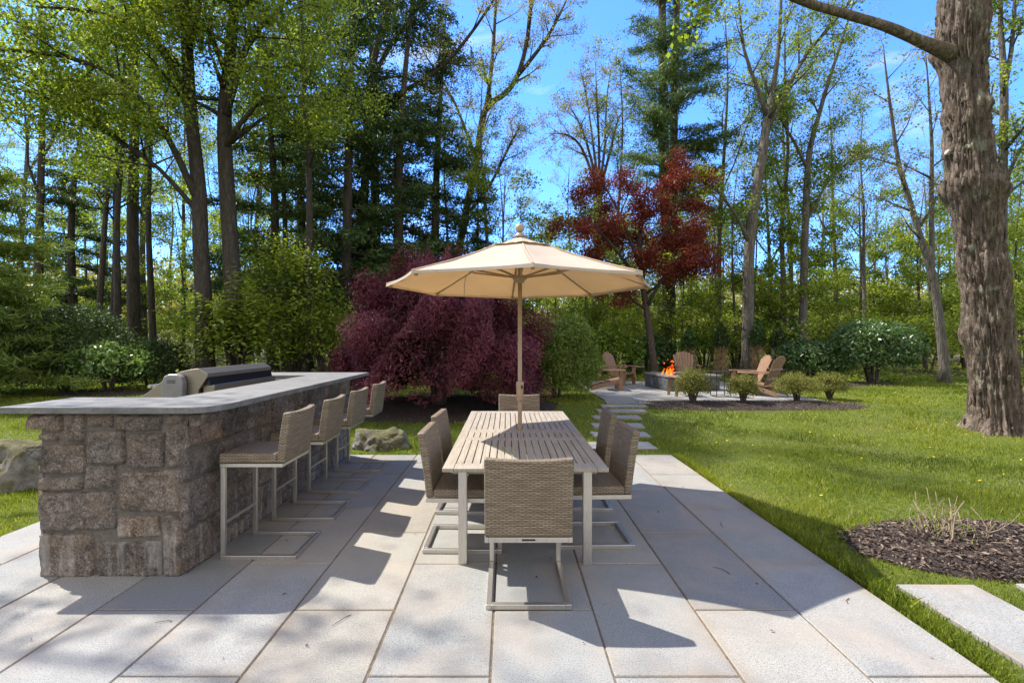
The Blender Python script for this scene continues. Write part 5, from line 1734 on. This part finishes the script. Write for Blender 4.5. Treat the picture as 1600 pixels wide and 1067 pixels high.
    top = 7.0 + 1.6 * np.sin(x * .23 + 1) + 1.2 * np.sin(x * .61 + y * .2) + .8 * np.sin(x * 1.9 + y)
    zz = terrain(x, y) + top * g.random(n) ** .9
    pos = np.stack([x, y, zz], 1)
    rnd = np.clip(.45 + .3 * np.sin(x * .5 + y * .3) + .5 * (g.random(n) - .5), 0, 1)
    nr = unit(g, n) + np.array([0, -.3, .4]); nr /= np.linalg.norm(nr, axis=1)[:, None]
    tag(link('far_woods', leaf_mesh('far_woods', pos, nr, unit(g, n), .42 * g.uniform(.6, 1.4, n), .7, rnd), M['leaf_olive']), kind='stuff')
    # leafy ground cover at the edge of the wood
    n = 52000
    x = g.uniform(-26, 26, n); y = 17.5 + 22 * g.random(n) ** 1.4
    k = (np.abs(x) < 1.15 * y + 2) & ~((x > 2.2) & (x < 7.9) & (y < 17.4)) & (np.sin(x * 1.1 + np.sin(y)) * np.sin(y * .9 + x * .3) > -.35)
    x, y = x[k], y[k]; n = len(x)
    pos = np.stack([x, y, terrain(x, y) + np.abs(g.normal(0, .14, n))], 1)
    nr = unit(g, n) * .7 + np.array([0, 0, 1]); nr /= np.linalg.norm(nr, axis=1)[:, None]
    tag(link('ground_cover', leaf_mesh('ground_cover', pos, nr, unit(g, n), .11 * g.uniform(.6, 1.4, n), .6, g.random(n) ** .8), M['leaf_spring']), kind='stuff')


# =================================================================== LIGHT, SKY, CAMERA
def build_light():
    to_sun = Vector((-.67, .34, 1.0)).normalized()
    d = bpy.data.lights.new('sun', 'SUN'); d.energy = 2.15; d.angle = R(.53); d.color = (1, .975, .935)
    o = bpy.data.objects.new('sun', d); COL.objects.link(o)
    o.rotation_euler = to_sun.to_track_quat('Z', 'Y').to_euler()
    w = bpy.data.worlds.new('World'); SC.world = w; w.use_nodes = True
    nt = w.node_tree; nt.nodes.clear()
    out = nt.nodes.new('ShaderNodeOutputWorld'); bg = nt.nodes.new('ShaderNodeBackground')
    sky = nt.nodes.new('ShaderNodeTexSky'); sky.sky_type = 'NISHITA'; sky.sun_disc = False
    sky.sun_elevation = math.asin(to_sun.z); sky.sun_rotation = math.atan2(to_sun.x, to_sun.y)
    sky.altitude = 300; sky.air_density = .85; sky.dust_density = .05; sky.ozone_density = 5.5
    bg.inputs['Strength'].default_value = .135
    # one thin wisp of cloud
    tc = nt.nodes.new('ShaderNodeTexCoord'); mp = nt.nodes.new('ShaderNodeMapping'); mp.inputs['Scale'].default_value = (2.2, 2.2, 7)
    ns = nt.nodes.new('ShaderNodeTexNoise'); ns.inputs['Scale'].default_value = 1.6; ns.inputs['Detail'].default_value = 7; ns.inputs['Roughness'].default_value = .6; ns.inputs['Distortion'].default_value = .4
    rp = nt.nodes.new('ShaderNodeValToRGB'); rp.color_ramp.elements[0].position = .60; rp.color_ramp.elements[0].color = (0, 0, 0, 1); rp.color_ramp.elements[1].position = .85; rp.color_ramp.elements[1].color = (.5, .5, .5, 1)
    mx = nt.nodes.new('ShaderNodeMix'); mx.data_type = 'RGBA'; mx.inputs[7].default_value = (3.0, 3.0, 3.0, 1)
    tn = nt.nodes.new('ShaderNodeMix'); tn.data_type = 'RGBA'; tn.blend_type = 'MULTIPLY'; tn.inputs[0].default_value = 1; tn.inputs[7].default_value = (.36, .60, .92, 1)   # clear deep spring blue
    L = nt.links.new
    # bright broken cloud, added out of view behind the camera (towards -y) for neutral fill
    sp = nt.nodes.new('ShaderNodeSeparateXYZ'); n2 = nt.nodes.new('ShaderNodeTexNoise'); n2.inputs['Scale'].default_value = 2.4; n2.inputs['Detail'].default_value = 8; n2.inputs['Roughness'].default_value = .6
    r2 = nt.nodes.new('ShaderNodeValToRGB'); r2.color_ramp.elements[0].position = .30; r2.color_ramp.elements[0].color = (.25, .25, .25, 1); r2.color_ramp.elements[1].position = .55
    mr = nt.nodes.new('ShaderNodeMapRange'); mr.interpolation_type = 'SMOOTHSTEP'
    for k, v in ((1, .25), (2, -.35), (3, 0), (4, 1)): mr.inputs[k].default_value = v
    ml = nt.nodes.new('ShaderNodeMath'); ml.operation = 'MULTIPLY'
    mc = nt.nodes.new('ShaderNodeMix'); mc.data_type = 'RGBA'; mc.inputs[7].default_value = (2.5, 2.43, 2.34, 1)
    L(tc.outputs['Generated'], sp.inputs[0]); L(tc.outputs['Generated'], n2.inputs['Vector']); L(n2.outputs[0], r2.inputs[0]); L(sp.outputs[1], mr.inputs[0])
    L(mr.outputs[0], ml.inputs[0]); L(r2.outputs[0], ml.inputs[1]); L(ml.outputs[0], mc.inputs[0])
    L(tc.outputs['Generated'], mp.inputs[0]); L(mp.outputs[0], ns.inputs['Vector']); L(ns.outputs[0], rp.inputs[0])
    L(sky.outputs[0], tn.inputs[6]); L(rp.outputs[0], mx.inputs[0]); L(tn.outputs[2], mx.inputs[6])
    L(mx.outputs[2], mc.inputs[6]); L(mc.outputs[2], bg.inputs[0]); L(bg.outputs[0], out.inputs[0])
    cam = bpy.data.cameras.new('camera'); co = bpy.data.objects.new('camera', cam); COL.objects.link(co)
    cam.sensor_width = 36; cam.lens = F / 1600 * 36; cam.shift_x = (800 - CX) / 1600
    cam.clip_start = .05; cam.clip_end = 2000
    co.location = (0, 0, CH); co.rotation_euler = (R(90), 0, 0)
    SC.camera = co
    SC.view_settings.view_transform = 'Standard'; SC.view_settings.look = 'None'
    SC.view_settings.exposure = 2.22; SC.view_settings.gamma = 1
    SC.view_settings.use_white_balance = True; SC.view_settings.white_balance_temperature = 6850
    SC.render.engine = 'CYCLES'
    cy = SC.cycles
    cy.max_bounces = 7; cy.diffuse_bounces = 3; cy.glossy_bounces = 3; cy.transmission_bounces = 4; cy.transparent_max_bounces = 6
    cy.use_denoising = True
    cy.sample_clamp_indirect = 8


def main():
    import time
    t0 = time.time()
    def step(f, *a):
        f(*a); print('%-18s %.1f s' % (f.__name__, time.time() - t0))
    for f in (build_light, build_ground, build_patio, build_stepping, build_bar, build_grill, build_stools, build_dining, build_umbrella,
              build_fire_pit, build_fire_seats): step(f)
    bed('mulch_bed', 3.95, 3.88, 1.22, .60, 3, .08, 5200)
    bed('shrub_bed', 5.6, 11.15, 2.75, .62, 5, .05, 3000, 3.0)
    bed('maple_bed', -1.6, 11.2, 2.9, 1.9, 6, .05, 3000)
    bed('rhododendron_bed', -11.0, 13.4, 1.6, .8, 7, .05, 800)
    bed('evergreen_bed', 10.9, 16.6, 2.5, 1.1, 8, .06, 800)
    boulder('mossy boulder in the grass at the left edge of the photo beside the stone bar', -5.70, 5.75, .50, .5, .50, 1, 20)
    boulder('low mossy boulder in the grass at the far end of the stone bar', -2.0, 7.62, .42, .34, .27, 2, -10)
    dormant_shrub()
    for f in (laceleaf, big_maple, hero_trees, build_shrubs, build_wood, build_grass, build_dandelions, build_litter): step(f)
    for o in SC.objects:
        if o.get('label') and len(o['label'].split()) > 16: print('LONG', len(o['label'].split()), o.name, o['label'])


main()
